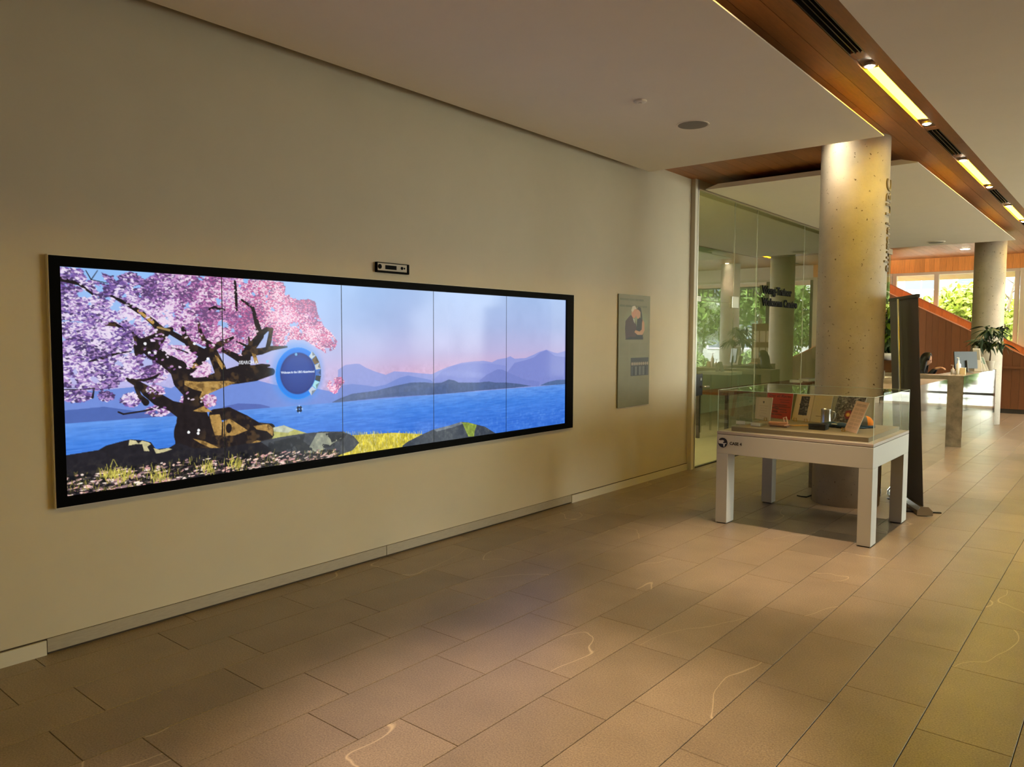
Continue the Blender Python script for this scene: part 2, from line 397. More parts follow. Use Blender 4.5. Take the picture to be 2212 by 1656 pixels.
for (xa, xb, ya, yb) in far:
    t = tile_mesh(xb-xa, yb-ya); fm.add([(p[0]+(xa+xb)/2, p[1]+(ya+yb)/2, p[2]) for p in t.v], t.f)
o = fm.build('tile_field', 'floor_stone', floor); o['kind'] = 'stuff'

# ---- left wall with its base pieces and end post
WALL_END = 8.78
struct(bx('wall_left', (-0.25, 0.0, YB, WALL_END, 0.0, ZW), 'wall_white'), 'pale plaster wall carrying the video wall', 'wall')
bb = struct(bx('baseboard_left', (0.0, 0.004, YB, WALL_END, 0.0, 0.084), 'joint_dark'), 'low baseboard along the plaster wall', 'baseboard')
for y0, y1, mm, h, d in ((YB, 1.447, 'base_white', 0.077, 0.012), (1.453, 3.783, 'base_stone', 0.083, 0.008), (3.789, 6.232, 'base_stone', 0.083, 0.008), (6.238, WALL_END, 'base_white', 0.077, 0.012)):
    p = bx('base_piece', (0.0, d+0.004, y0, y1, 0.012 if mm == 'base_stone' else 0.0, h), mm, bb)
post = struct(bx('trim_1', (-0.25, 0.06, WALL_END, WALL_END+0.10, 0, ZW), 'base_white'), 'white end post between plaster wall and glass', 'trim')
bx('edge_profile', (0.06, 0.064, WALL_END+0.07, WALL_END+0.10, 0, ZW), 'alu', post)
struct(bx('wall_back', (-0.25, XR+.2, YB-0.2, YB, 0, 4.2), 'wall_white'))
# ---- glass partition of the side room
G0, GX = WALL_END+0.10, 0.03
def pane(name, y0, y1, z0, z1, parent): return bx(name, (GX-0.012, GX, y0+.003, y1-.003, z0, z1), 'glass_wall', parent)
part = struct(MB().box(GX-0.03, GX+0.012, G0, 18.5, -0.005, 0.012).build('window_1', 'dark_metal'), 'tall frameless glass partition of the side room', 'window')
DW = 10.06
pane('pane', G0, DW, 2.15, 3.52, part)
for y0, y1 in ((DW, 10.85), (10.85, 12.85), (12.85, 14.85), (14.85, 16.85), (16.85, 18.5)): pane('pane', y0, y1, 0.012, 3.52, part)
for y in (DW, 10.85, 12.85, 14.85, 16.85): bx('seam', (GX-0.012, GX+.001, y-.005, y+.005, 0.012 if y > DW else 2.15, 3.52), mat('seal', (150, 150, 128), 0.6), part)
bx('head_channel', (GX-.05, GX+.03, G0, 18.5, 3.52, ZW), 'wall_white', part)
door = struct(thing('door_1', (GX, G0+.01, 0.012), 'frameless glass door with black lock case and steel lever', 'door'))
bx('leaf', (GX-0.012, GX, G0+.01, DW-.008, 0.012, 2.14), 'glass_wall', door)
lk = bx('lock_case', (GX-.03, GX+.018, G0+.02, 9.10, 0.93, 1.21), 'black', door, bevel=.003)
MB().tube([(GX+.018, 9.05, 1.045), (GX+.06, 9.05, 1.045), (GX+.065, 9.07, 1.045), (GX+.065, 9.19, 1.04)], .011, 8).build('lever', 'steel', lk, smooth=True)
MB().tube([(GX+.018, 9.04, 1.14), (GX+.026, 9.04, 1.14)], .02, 12).build('cylinder_rose', 'steel', lk)
bx('patch_fitting', (GX-.02, GX+.014, 9.98, DW+.14, 2.08, 2.24), 'steel', door, bevel=.004)
bx('patch_fitting', (GX-.02, GX+.014, G0+.005, 9.02, 2.13, 2.20), 'steel', door, bevel=.004)
# side room behind the glass
struct(bx('wall_side_room', (-3.2, -3.0, WALL_END, 18.6, 0, ZW), mat('room_olive', (186, 180, 148), .9)))
struct(bx('wall_side_room_end', (-3.0, 0.0, 18.5, 18.6, 0, ZW), 'room_olive'))
struct(bx('wall_side_room_near', (-3.0, -0.25, WALL_END-.1, WALL_END, 0, ZW), 'room_olive'))
rl = thing('side_room_fill', (-1.7, 9.8, ZW), 'added light panel, out of view, brightening the side room', 'light')  # added lamp, hidden from the camera, to lighten the room behind the glass
bx('frame', (-2.22, -1.18, 9.18, 10.42, ZW-.05, ZW-.01), 'white', rl); bx('diffuser', (-2.2, -1.2, 9.2, 10.4, ZW-.06, ZW-.05), mat('side_room_fill_glow', (255, 240, 210), .5, emit=(1, .86, .55, 1), estr=8.5), rl)
struct(bx('ceiling_side_room', (-3.2, -.03, WALL_END, 18.6, ZW-.01, ZW+.02), 'wall_white'))
struct(bx('floor_side_room', (-3.0, 0.0, WALL_END, 18.5, -.006, 0.0), mat('carpet', (176, 162, 130), .95)))
# lettering on the glass
sgn = thing('glass_lettering', (GX, 11.03, 2.15), 'raised black lettering for the welcome centre on the glass partition', 'lettering')
for body, z, wid in (('Wong-Trainor', 2.335, 1.22), ('Welcome Centre', 2.155, 1.48)):
    vs, fs = text_geo(body, 0.155, 0.006, bold=0.007); w = max(v[0] for v in vs)
    MB().add([(GX+.016+v[2], 11.04+v[0]*wid/w, z+v[1]) for v in vs], fs).build('text_line', 'bezel_black', sgn)
# ---- end facade (glazed) with wood fascia, pale piers, mullions
fac = struct(MB().box(-4.0, XR, YF, YF+.3, ZW-.01, 4.2).build('wall_far', 'wall_white'), 'glazed end facade under a wood fascia', 'wall')
PIERS = ((-0.87, -0.55), (2.19, 2.55), (6.3, 6.62))
for a, b in PIERS: bx('pier', (a, b, YF-.02, YF+.25, 0, ZW), 'frame_pale', fac)
x = -4.0
while x < XR-.02:
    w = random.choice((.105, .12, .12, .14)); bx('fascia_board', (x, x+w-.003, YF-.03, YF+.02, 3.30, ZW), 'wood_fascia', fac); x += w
    if x > 2.55: break
bx('fascia_panel', (x, XR, YF-.03, YF+.02, 3.30, ZW), 'ceiling_white', fac)
def frame_bar(dims, parent, mm='frame_pale'): return bx('frame_bar', dims, mm, parent)
BAYS = ((-4.0, -0.87, 2), (-0.55, 2.19, 3), (2.55, 6.3, 3), (6.62, XR, 2)); wn = 2
for a, b, n in BAYS:
    w = struct(MB().box(a, b, YF+.02, YF+.14, 3.235, 3.30).build('window_%d' % wn, 'frame_pale'), 'tall pale framed window of the end facade', 'window'); wn += 1
    frame_bar((a, b, YF+.02, YF+.14, 0, .06), w)
    if b > 2.6: bx('rail', (a, b, YF+.03, YF+.12, .31, .37), 'dark_metal', w)
    xs = [a+(b-a)*i/n for i in range(n+1)] if a != -0.55 else [-0.53, 0.46, 1.33, 2.17]
    for i, xx in enumerate(xs): frame_bar((xx-.05 if 0 < i < n else (xx if i == 0 else xx-.09), xx+.05 if 0 < i < n else (xx+.09 if i == 0 else xx), YF+.02, YF+.14, .06, 3.235), w, 'dark_metal' if b > 2.6 else 'frame_pale')
    for i in range(n): bx('pane', (xs[i]+.02, xs[i+1]-.02, YF+.075, YF+.085, .06, 3.235), 'glass_window', w)
# ---- right facade, unseen: tall street side windows laid out for their daylight
rw = struct(MB().box(XR, XR+.25, YB, YF+.3, 3.3, 4.2).build('wall_right', 'wall_white'), 'unseen street side wall with tall windows laid out for daylight', 'wall')
YS = 8.6     # unseen side kept solid up to here to limit daylight on the left wall
bx('solid_wall', (XR, XR+.25, YB, YS, 0, 3.3), 'wall_white', rw)
y = YS+3.3
while y < YF+.2:
    bx('pier', (XR, XR+.25, y, min(y+.5, YF+.3), 0, 3.3), 'wall_white', rw); y += 3.8
y = YS
while y < YF-.5:
    y1 = min(y+3.3, YF)
    w = struct(MB().box(XR+.08, XR+.16, y, y1, .0, .08).build('window_%d' % wn, 'frame_pale'), 'tall unseen street side window placed for its daylight', 'window'); wn += 1
    frame_bar((XR+.08, XR+.16, (y+y1)/2-.04, (y+y1)/2+.04, .08, 3.3), w)
    bx('pane', (XR+.115, XR+.125, y, y1, .08, 3.3), 'glass_window', w); y += 3.8
# sky portals of those openings (sampling guides only)
def portal(loc, rot, sx, sy):
    d = bpy.data.lights.new('window_portal', 'AREA'); d.shape = 'RECTANGLE'; d.size = sx; d.size_y = sy; d.energy = 1
    d.cycles.is_portal = True
    o = bpy.data.objects.new('window_portal', d); C.objects.link(o); o.location = loc; o.rotation_euler = rot
portal((XR+.3, (YS+YF)/2, 1.7), (0, math.radians(90), 0), 3.4, YF-YS)
portal(((XR-4)/2, YF+.35, 1.7), (math.radians(-90), 0, 0), XR+4, 3.4)

# ---- ceiling: wood boards with a light slot, white soffits hung below
deck = struct(bx('ceiling', (-4.0, XR+.2, YB-.2, YF+.3, ZW+.12, 4.0), 'black_matte'), 'wood board ceiling with a recessed light slot', 'ceiling')
SX0, SX1 = 2.73, 2.838
for xa, xb in ((2.15, 2.293), (2.296, 2.437), (2.44, 2.585), (2.588, SX0), (SX1, 2.975), (2.978, 3.12)):
    y = YB-.1 - random.random()*2
    while y < YF:
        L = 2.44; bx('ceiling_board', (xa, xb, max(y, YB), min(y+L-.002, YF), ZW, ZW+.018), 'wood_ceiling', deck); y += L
def boards(x0, x1, y0, y1, w=.142):
    x = x0
    while x < x1: bx('ceiling_board', (x, min(x+w-.002, x1), y0, y1, ZW, ZW+.018), 'wood_ceiling', deck); x += w
boards(0.0, 2.147, 7.0, 9.6); boards(-4.0, 2.147, 16.3, YF); boards(3.12, XR, 16.3, YF, .142)
for x0, x1 in ((SX0-.004, SX0), (SX1, SX1+.004)): bx('slot_cheek', (x0, x1, YB, YF, ZW+.018, ZW+.12), 'wood_ceiling', deck)
def soffit(name, x0, x1, y0, y1, label):
    s = struct(MB().prism([(x0, y0, ZS), (x1, y0, ZS), (x1, y0, ZS+.009), (x1-.16, y0, ZS+.055), (x0+.16, y0, ZS+.055), (x0, y0, ZS+.009)], (0, y1-y0, 0)).build(name, 'ceiling_white'), label, 'ceiling')
    bx('upstand', (x0+.34, x1-.34, y0+.34, y1-.34, ZS+.055, ZW+.12), mat('upstand', (84, 56, 32), .8), s); return s
soffit('ceiling_soffit', 0.12, 2.512, YB+.1, 7.527, 'white suspended soffit over the video wall')
soffit('ceiling_soffit', 0.15, 2.515, 8.87, 16.93, 'white suspended soffit beyond the near column')
soffit('ceiling_soffit', 3.04, XR-.1, YB+.1, 16.9, 'wide white suspended soffit across the light slot')
# ---- concrete columns
def column(x, y, r, label):
    n = 48; m = MB().lathe(x, y, [(r, 0), (r, .9), (r, 1.8), (r, 2.7), (r, ZW+.05)], n)
    return struct(m.build('column', 'concrete', smooth=False), label, 'column')
c1 = column(2.11, 8.11, .318, 'round concrete column with raised lettering behind the display case')
c2 = column(2.06, 17.45, .27, 'round concrete column at the end of the desk')
c3 = column(4.25, 19.6, .25, 'round concrete column near the entrance')
for c in (c1, c2, c3):
    for p in c.data.polygons:
        if abs(p.normal.z) < .5: p.use_smooth = True
# vertical lettering on the near column, reading upwards on the side that faces the hall
vs, fs = text_geo('alumni UBC', 0.2, 0.008, bold=.002); w = max(v[0] for v in vs); ang0 = math.radians(-1); r = .318
zt0, zt1 = Yp(1888, 590, 8.2)[2], Yp(1888, 395, 8.2)[2]
pts = []
for v in vs:
    a = ang0 - (v[1]-.07)/r; rr = r+.004+v[2]; pts.append((2.11+rr*math.cos(a), 8.11+rr*math.sin(a), zt0+(v[0]/w)*(zt1-zt0)))
MB().add(pts, fs).build('raised_lettering', mat('letter_grey', (120, 108, 90), .5), c1)
# ================================================================== VIDEO WALL
y_l, y_r, z_b, z_t = 1.566, 6.096, 0.825, 2.036
RES = 300.0
CW, CH = int((y_r-y_l)*RES), int((z_t-z_b)*RES)
cv = Canvas(CW, CH)
def wp(px, py): p = Xp(px, py, 0.02); return ((p[1]-y_l)*RES, (z_t-p[2])*RES)
def z1(x, y): return wp(80+.36232*x, 530+.36232*y)
def z2(x, y): return wp(640+.302*x, 560+.302*y)
def z7(x, y): return wp(400+.18114*x, 580+.18114*y)
def z8(x, y): return wp(120+.27125*x, 850+.27125*y)
def loc_scale(px, py): a = wp(px, py); b = wp(px+1, py); c = wp(px, py+1); return (abs(b[0]-a[0]), abs(c[1]-a[1]))
def br(pts, k=.36232, f=z1):
    out = []
    for x, y, w in pts:
        p = f(x, y); q = f(x+w, y); q2 = f(x, y+w); out.append((p[0], p[1], (abs(q[0]-p[0])+abs(q2[1]-p[1]))/2))
    return out
yy, xx = np.mgrid[0:CH, 0:CW]; ty, tx = yy/CH, xx/CW
# sky
def ramp(t, stops):
    t = np.asarray(t)[..., None]; out = np.zeros(t.shape[:-1]+(3,)); out[:] = stops[0][1]
    for (a, ca), (b, cb) in zip(stops[:-1], stops[1:]):
        k = np.clip((t-a)/(b-a), 0, 1); out = np.where(t >= a, np.array(ca)*(1-k)+np.array(cb)*k, out)
    return out
skyL = ramp(ty, [(0, (150, 196, 252)), (.25, (165, 195, 245)), (.5, (196, 190, 238)), (.7, (170, 175, 232))])
skyR = ramp(ty, [(0, (170, 196, 240)), (.22, (172, 188, 232)), (.4, (190, 184, 226)), (.52, (212, 178, 214)), (.62, (205, 172, 210))])
k = np.clip((tx-.2)/.35, 0, 1)[..., None]; cv.a = skyL*(1-k)+skyR*k
cv.a += (vnoise(CW, CH, 60, 3)-.5)[..., None]*12
nz = vnoise(CW, CH, 26, 5, 4)
# mountain ranges, far to near
cv.poly([z2(*p) for p in [(300,790),(350,755),(430,745),(455,748),(500,775),(560,800),(640,825),(700,800),(800,805),(900,815),(970,820),(1010,800),(1080,770),(1180,740),(1260,730),(1340,725),(1400,735),(1440,715),(1500,705),(1530,692),(1560,710),(1640,705),(1700,680),(1740,660),(1790,645),(1840,665),(1870,670),(1940,650),(1940,1000),(300,1060)]], (150, 160, 224))
cv.poly([z1(*p) for p in [(135,880),(400,860),(700,830),(800,850),(1000,740),(1100,790),(1300,800),(1420,830),(1656,850),(1810,880),(1810,1000),(135,1080)]], (118, 146, 222))
cv.poly([z2(*p) for p in [(980,860),(1040,800),(1120,760),(1260,740),(1400,745),(1500,760),(1520,880),(1300,890),(1000,890)]], (138, 150, 220), .8)
cv.poly([z2(*p) for p in [(1490,830),(1560,740),(1640,720),(1700,700),(1745,665),(1790,648),(1850,690),(1940,700),(1940,900),(1490,890)]], (130, 142, 212))
cv.poly([z2(*p) for p in [(300,905),(400,890),(500,900),(560,910),(640,895),(740,845),(800,830),(880,845),(960,860),(1000,900),(900,990),(300,1030)]], (120, 142, 214))
cv.poly([z2(*p) for p in [(1310,865),(1360,825),(1440,785),(1475,787),(1540,820),(1640,860),(1740,872),(1740,905),(1310,920)]], (122, 136, 206))
cv.poly([z1(*p) for p in [(135,985),(400,960),(620,990),(760,960),(840,980),(840,1030),(135,1085)]], (84, 110, 184))
cv.poly([z1(*p) for p in [(1110,960),(1200,940),(1330,945),(1390,960),(1380,985),(1110,1000)]], (92, 112, 186))
n_is = .75+.25*(nz > .45)
cv.poly([z2(*p) for p in [(255,1022),(320,990),(400,960),(560,940),(700,905),(820,880),(920,878),(980,885),(1040,880),(1090,858),(1130,865),(1160,880),(1300,880),(1380,872),(1420,880),(1500,880),(1600,890),(1680,905),(1550,918),(1300,938),(1100,958),(950,968),(800,975),(600,990),(400,1010),(310,1022)]], (84, 104, 150))
cv.poly([z2(*p) for p in [(255,1022),(420,965),(700,915),(900,890),(1090,870),(1130,880),(900,930),(600,970),(310,1022)]], (120, 132, 160), .4, nz)
cv.poly([z2(*p) for p in [(1740,902),(1800,876),(1860,862),(1940,858),(1940,890),(1800,900)]], (86, 112, 160))
# water
wl = [wp(130, 915), wp(385, 897), wp(560, 882), wp(735, 868), wp(860, 858), wp(1000, 847), wp(1225, 829)]
wat = ramp(np.clip((ty-.68)/.25, 0, 1), [(0, (104, 156, 238)), (.35, (74, 136, 232)), (1, (60, 118, 222))])
x0, y0, cov = cv.cover(wl+[wp(1230, 960), wp(130, 1060)])
st = vnoise(CW, CH, 40, 8, 2); st = np.array([np.interp(np.arange(CW)/9.0, np.arange(CW), r_) for r_ in vnoise(CW, CH, 3, 9, 2)])
sub = (wat + (st-.5)[..., None]*26)[max(0, y0):max(0, y0)+cov.shape[0], max(0, x0):max(0, x0)+cov.shape[1]]
h_, w_ = min(sub.shape[0], cov.shape[0]), min(sub.shape[1], cov.shape[1])
cv.blend(max(0, x0), max(0, y0), cov[(0 if y0 >= 0 else -y0):, (0 if x0 >= 0 else -x0):][:h_, :w_], sub[:cov[(0 if y0 >= 0 else -y0):, (0 if x0 >= 0 else -x0):][:h_, :w_].shape[0], :cov[(0 if y0 >= 0 else -y0):, (0 if x0 >= 0 else -x0):][:h_, :w_].shape[1]])
for _ in range(500):
    x = random.uniform(0, CW); y = random.uniform(.7, .97)*CH
    if y > np.interp(x, [p[0] for p in wl], [p[1] for p in wl])+4: L = random.uniform(6, 40); cv.stroke([(x, y, 1), (x+L, y+random.uniform(-.6, .6), 1)], random.choice([(120, 172, 246), (52, 108, 214), (46, 100, 206)]), .35)
# blossom
def in_poly(pts):
    x0, y0, c = cv.cover(pts); full = np.zeros((CH, CW)); X0, Y0 = max(0, x0), max(0, y0)
    c = c[Y0-y0:, X0-x0:]; h, w = min(c.shape[0], CH-Y0), min(c.shape[1], CW-X0); full[Y0:Y0+h, X0:X0+w] = c[:h, :w]; return full
mask = np.zeros((CH, CW))
for P_ in ([(130,130),(255,140),(290,200),(420,235),(520,260),(640,330),(780,380),(720,460),(600,480),(420,470),(130,440)],
           [(380,160),(460,190),(560,155),(640,205),(720,160),(1110,190),(1100,560),(1000,600),(900,560),(820,500),(700,470),(600,380),(520,280),(430,230)],
           [(130,455),(560,470),(700,480),(790,560),(780,640),(880,600),(960,740),(800,740),(760,800),(700,820),(560,800),(420,830),(300,850),(130,845)],
           [(880,480),(1080,500),(1120,600),(1230,600),(1240,660),(1100,640),(1000,600)],
           [(760,590),(900,600),(1000,660),(920,710),(780,660)]):
    mask = np.maximum(mask, in_poly([z1(*p) for p in P_]))
mask = np.maximum(mask, in_poly([z7(*p) for p in [(380,90),(1165,160),(1200,210),(1180,320),(1280,315),(1330,380),(1480,365),(1550,400),(1590,560),(1660,690),(1750,775),(1815,860),(1780,960),(1690,1010),(1560,930),(1420,850),(1250,840),(1180,930),(1050,920),(1040,740),(900,740),(780,860),(600,1000),(430,900),(400,700)]]))
for cx, cy, rx, ry in ((230,895,95,38),(410,898,52,28),(560,918,60,42),(720,985,72,32),(1020,925,50,38),(890,905,45,30),(970,740,70,60),(350,820,140,40),(700,870,60,40)):
    mask = np.maximum(mask, in_poly([z1(cx+rx*math.cos(a), cy+ry*math.sin(a)) for a in np.linspace(0, 2*math.pi, 20)[:-1]]))
mask = np.maximum(mask, in_poly([z7(*p) for p in [(1740,1300),(1860,1290),(1900,1340),(1850,1420),(1800,1490),(1740,1470),(1690,1400)]]))
edge = (vnoise(CW, CH, 14, 21, 3) > .30); m_soft = mask*edge
cl = vnoise(CW, CH, 70, 31, 3)
tone = np.clip((tx-.07)/.22, 0, 1)[..., None]; pur = np.array((128, 104, 178))*(1-tone)+np.array((206, 138, 186))*tone
base = pur*(0.55+.7*cl[..., None])
cv.a = cv.a*(1-m_soft[..., None]*.86) + base*m_soft[..., None]*.86
# petals
clump = vnoise(CW, CH, 34, 77, 3)
def petals(n, keep_limb):
    ys, xs = np.nonzero(m_soft > .5); sel = rng.integers(0, len(xs), n)
    for i in sel:
        x, y = xs[i]+rng.random(), ys[i]+rng.random(); t = min(max((x/CW-.07)/.2, 0), 1); q = rng.random(); c_ = clump[ys[i], xs[i]]
        if cv.a[ys[i], xs[i]].sum() < 130 and rng.random() > keep_limb: continue
        lite = .30+1.5*(c_-.5)
        if q < lite: col = np.array((240, 226, 248))*(1-t)+np.array((250, 216, 232))*t
        elif q < lite+.24: col = np.array((186, 150, 208))*(1-t)+np.array((236, 150, 190))*t
        elif q < lite+.5: col = np.array((122, 92, 166))*(1-t)+np.array((212, 100, 150))*t
        else: col = np.array((78, 62, 104))*(1-t)+np.array((150, 98, 146))*t
        k_ = 1.25 if x < CW*.2 else .9
        cv.ell(x, y, rng.uniform(1.2, 3.4)*k_, rng.uniform(.8, 1.6)*k_, col, .9, rng.uniform(-.7, .5))
petals(15000, 1.0)
# tree limbs
DK = (38, 32, 34)
limbs = [[(970,1190,300),(940,1110,240),(930,1040,190),(935,980,140),(930,900,110),(940,850,100)],
 [(890,825,70),(1000,815,60),(1100,790,85),(1200,770,100),(1300,760,90),(1400,752,40)],
 [(930,870,110),(870,800,115),(845,735,105),(760,680,80),(690,630,90),(640,590,80),(700,575,90),(745,530,70),(800,500,30)],
 [(745,510,50),(690,455,36),(620,400,30),(530,345,22),(440,300,14)], [(650,590,60),(600,570,40),(572,520,12)], [(700,575,60),(600,640,40),(590,600,30)],
 [(920,740,40),(970,690,45),(1000,650,60),(930,610,50),(890,560,45),(872,495,26)], [(800,520,28),(880,565,34)],
 [(1000,650,60),(1050,610,48),(1000,570,36),(975,520,26),(965,460,14)], [(1050,610,44),(1110,580,32),(1170,548,14)],
 [(1050,640,60),(1085,720,70),(1110,790,76)], [(1110,622,26),(1180,660,36),(1235,690,50)], [(900,640,8),(850,620,8),(800,610,4)],
 [(1230,770,90),(1240,690,66),(1250,640,60),(1300,580,50),(1332,540,42),(1310,460,30),(1285,370,20),(1220,325,12)],
 [(1330,530,40),(1370,500,26),(1402,500,18)], [(1397,503,24),(1385,570,28),(1375,608,26)], [(1260,640,45),(1340,630,36),(1400,612,26),(1490,604,10)],
 [(1272,605,22),(1262,548,10)], [(1190,572,8),(1255,602,14)], [(1310,730,40),(1340,720,30),(1385,715,12)],
 [(900,1000,110),(800,955,62),(720,915,74),(660,870,66),(610,830,40),(540,795,24)], [(650,935,40),(610,895,24),(592,840,28)], [(540,795,14),(640,803,14),(700,785,18),(732,765,12)],
 [(485,992,10),(515,1004,10),(640,985,10),(770,955,16)], [(940,1190,200),(860,1215,100),(770,1245,50)], [(1000,1190,180),(1100,1215,90)],
 [(1060,1010,70),(1140,1000,70),(1230,1060,100),(1310,1095,80),(1390,1095,66),(1405,1120,50)], [(1050,1120,150),(1250,1140,120),(1390,1150,50)],
 [(140,200,30),(250,230,18),(330,290,12)], [(410,468,20),(460,470,28),(510,490,10)], [(310,690,8),(400,670,18),(470,645,12),(560,630,6)], [(150,858,6),(260,858,6),(340,850,6),(330,905,14)],
 [(1180,215,14),(1185,290,20),(1190,385,14)], [(1030,380,14),(1060,370,20),(1120,385,8)], [(290,150,5),(322,205,6),(360,150,4)], [(325,205,5),(420,225,4)]]
for b in limbs: cv.stroke(br(b), DK)
lm_ = np.clip((150-cv.a.sum(2))/60, 0, 1)*(xx < CW*.33)*(yy > CH*.2)
bark = lm_*np.clip((vnoise(CW, CH, 10, 55, 3)-.52)*7, 0, 1)*np.clip((vnoise(CW, CH, 50, 56, 2)-.35)*4, 0, 1)
cv.a = cv.a*(1-.7*bark[..., None])+np.array((112, 84, 52))*.7*bark[..., None]
OC = (178, 140, 78)
fine = np.clip((vnoise(CW, CH, 7, 91, 3)-.5)*5, 0, 1); fine2 = np.clip((vnoise(CW, CH, 6, 92, 2)-.58)*6, 0, 1)
for P_ in ([(880,805),(960,812),(1140,806),(1180,818),(1100,850),(1010,890),(985,935),(970,905),(985,870),(930,855),(880,830)], [(1030,1010),(1090,1005),(1105,1050),(1100,1130),(1062,1130),(1040,1060)],
           [(930,985),(1030,940),(1010,965),(1045,990),(980,992)], [(930,1150),(1000,1165),(1090,1205),(1040,1207),(970,1175)], [(1112,1045),(1150,1032),(1225,1080),(1255,1100),(1180,1130),(1112,1135)],
           [(1290,1075),(1380,1062),(1412,1090),(1405,1135),(1370,1105),(1310,1095)], [(1150,1215),(1250,1190),(1310,1160),(1340,1165),(1330,1200),(1160,1230)], [(905,715),(950,700),(965,715),(930,735)],
           [(1060,650),(1080,665),(1120,720),(1105,740),(1080,700)], [(1280,640),(1305,650),(1320,700),(1300,705)]):
    cv.poly([z1(*p) for p in P_], OC); cv.poly([z1(*p) for p in P_], (104, 78, 44), .75, fine); cv.poly([z1(*p) for p in P_], (216, 178, 108), .5, fine2)
cv.stroke(br([(605,390,16),(690,458,20)]), (196, 156, 84)); cv.stroke(br([(720,488,12),(790,505,14)]), (170, 140, 90))
p = z1(1143, 1088); cv.ell(p[0], p[1], 6, 9, DK)
for a in ((905,1112),(965,1100),(962,1118),(645,585),(705,635),(670,640),(940,585),(1020,675)): p = z1(*a); cv.ell(p[0], p[1], 2.6, 2.6, (250, 250, 255))
petals(2600, .10)
# ground
GD = (40, 38, 44)
cv.poly([z8(*p) for p in [(40,495),(340,447),(400,412),(500,385),(560,370),(600,362),(700,370),(760,385),(800,440),(900,430),(980,390),(1100,430),(1330,430),(1500,400),(1650,380),(1760,380),(1860,340),(2000,316),(2120,300),(2300,300),(2300,640),(40,900)]], GD)
for P_ in ([(590,365),(640,372),(660,395),(690,372),(740,385),(760,400),(730,420),(750,455),(705,455),(690,400),(640,400),(580,412)], [(780,430),(830,445),(900,430),(930,440),(860,465),(800,475)]): cv.poly([z8(*p) for p in P_], (206, 196, 150))
cv.poly([z8(*p) for p in [(1735,268),(1820,250),(1900,280),(2010,315),(1900,345),(1800,380),(1690,410),(1740,330)]], (188, 186, 110)); cv.poly([z8(*p) for p in [(1735,268),(1820,250),(1900,285),(1850,310),(1740,300)]], (196, 204, 196), .8)
# YELDONE
cv.poly([z2(*p) for p in [(300,1262),(500,1250),(700,1238),(850,1245),(920,1250),(780,1340),(600,1380),(300,1410)]], (206, 190, 62))
for _ in range(900):   # grass and flowers of the yellow patch
    p = z2(random.uniform(330, 900), random.uniform(1235, 1400)); cv.stroke([(p[0], p[1]+3, 1.2), (p[0]+random.uniform(-2, 2), p[1]-random.uniform(1, 5), .8)], random.choice([(240, 224, 96), (226, 206, 60), (150, 140, 50), (232, 226, 170)]), .8)
cv.poly([z2(*p) for p in [(-260,1300),(-120,1270),(60,1242),(200,1230),(300,1232),(360,1240),(410,1262),(450,1310),(400,1365),(300,1400),(-60,1430)]], (70, 74, 82)); cv.poly([z2(*p) for p in [(-200,1310),(60,1250),(300,1236),(360,1250),(300,1330),(-200,1420)]], (40, 42, 48), .8, (nz < .5)*1.0); cv.poly([z2(*p) for p in [(150,1240),(300,1232),(380,1250),(300,1290),(180,1370),(60,1400),(100,1330)]], (168, 172, 150), .8, (nz > .42)*1.0)
cv.poly([z2(*p) for p in [(760,1330),(800,1300),(900,1250),(980,1215),(1090,1188),(1180,1160),(1230,1165),(1290,1180),(1350,1195),(1430,1245),(1430,1300),(760,1400)]], (66, 74, 86))
cv.poly([z2(*p) for p in [(1185,1165),(1230,1165),(1290,1182),(1275,1230),(1270,1265),(1230,1265),(1210,1220)]], (140, 160, 70)); cv.poly([z2(*p) for p in [(1180,1160),(1090,1188),(980,1215),(1000,1230),(1120,1200),(1190,1175)]], (150, 160, 170), .6)
for _ in range(1500):
    X_ = random.uniform(60, 2250); yb = np.interp(X_, [60, 1330, 2250], [815, 640, 500]); yt = np.interp(X_, [60, 700, 1330, 1700, 2250], [640, 560, 470, 460, 440]); Y_ = yt+(yb-yt)*random.random()**.6
    p = z8(X_, Y_); q = random.random()
    if q < .42: cv.stroke([(p[0], p[1]+3, 1.0), (p[0]+random.uniform(-4, 4), p[1]-random.uniform(2, 8), .8)], random.choice([(150, 140, 60), (96, 92, 48), (190, 176, 84), (70, 70, 44)]), .8)
    elif q < .8: cv.ell(p[0], p[1], random.uniform(2, 6), random.uniform(.9, 1.9), random.choice([(238, 196, 186), (250, 226, 214), (216, 160, 160), (150, 120, 124)]), .95, random.uniform(-.3, .1))
    else: cv.ell(p[0], p[1], random.uniform(3, 9), random.uniform(1.5, 3), (26, 25, 30), .8)
for cx, cy in ((440,640),(830,660),(1430,560),(1210,580),(550,650)):
    for _ in range(40):
        p = z8(cx+random.gauss(0, 40), cy+random.gauss(0, 26)); cv.stroke([(p[0], p[1]+4, 1.2), (p[0]+random.uniform(-6, 6), p[1]-8, .8)], random.choice([(216, 206, 96), (180, 168, 70)]), .9)
# grain of the rendered landscape: rocks, hills, ground
tex = (vnoise(CW, CH, 7, 101, 3)-.5)[..., None]; low = np.clip((ty-.45)/.2, 0, 1)[..., None]
low = low*np.clip(1.2-(cv.a[..., 2:3]-cv.a[..., 0:1]-30)/50, .15, 1)
cv.a = cv.a*(1+.34*tex*low)+np.array((16, 14, 4))*np.clip(tex*3, 0, 1)*np.clip((ty-.84)/.05, 0, 1)[..., None]
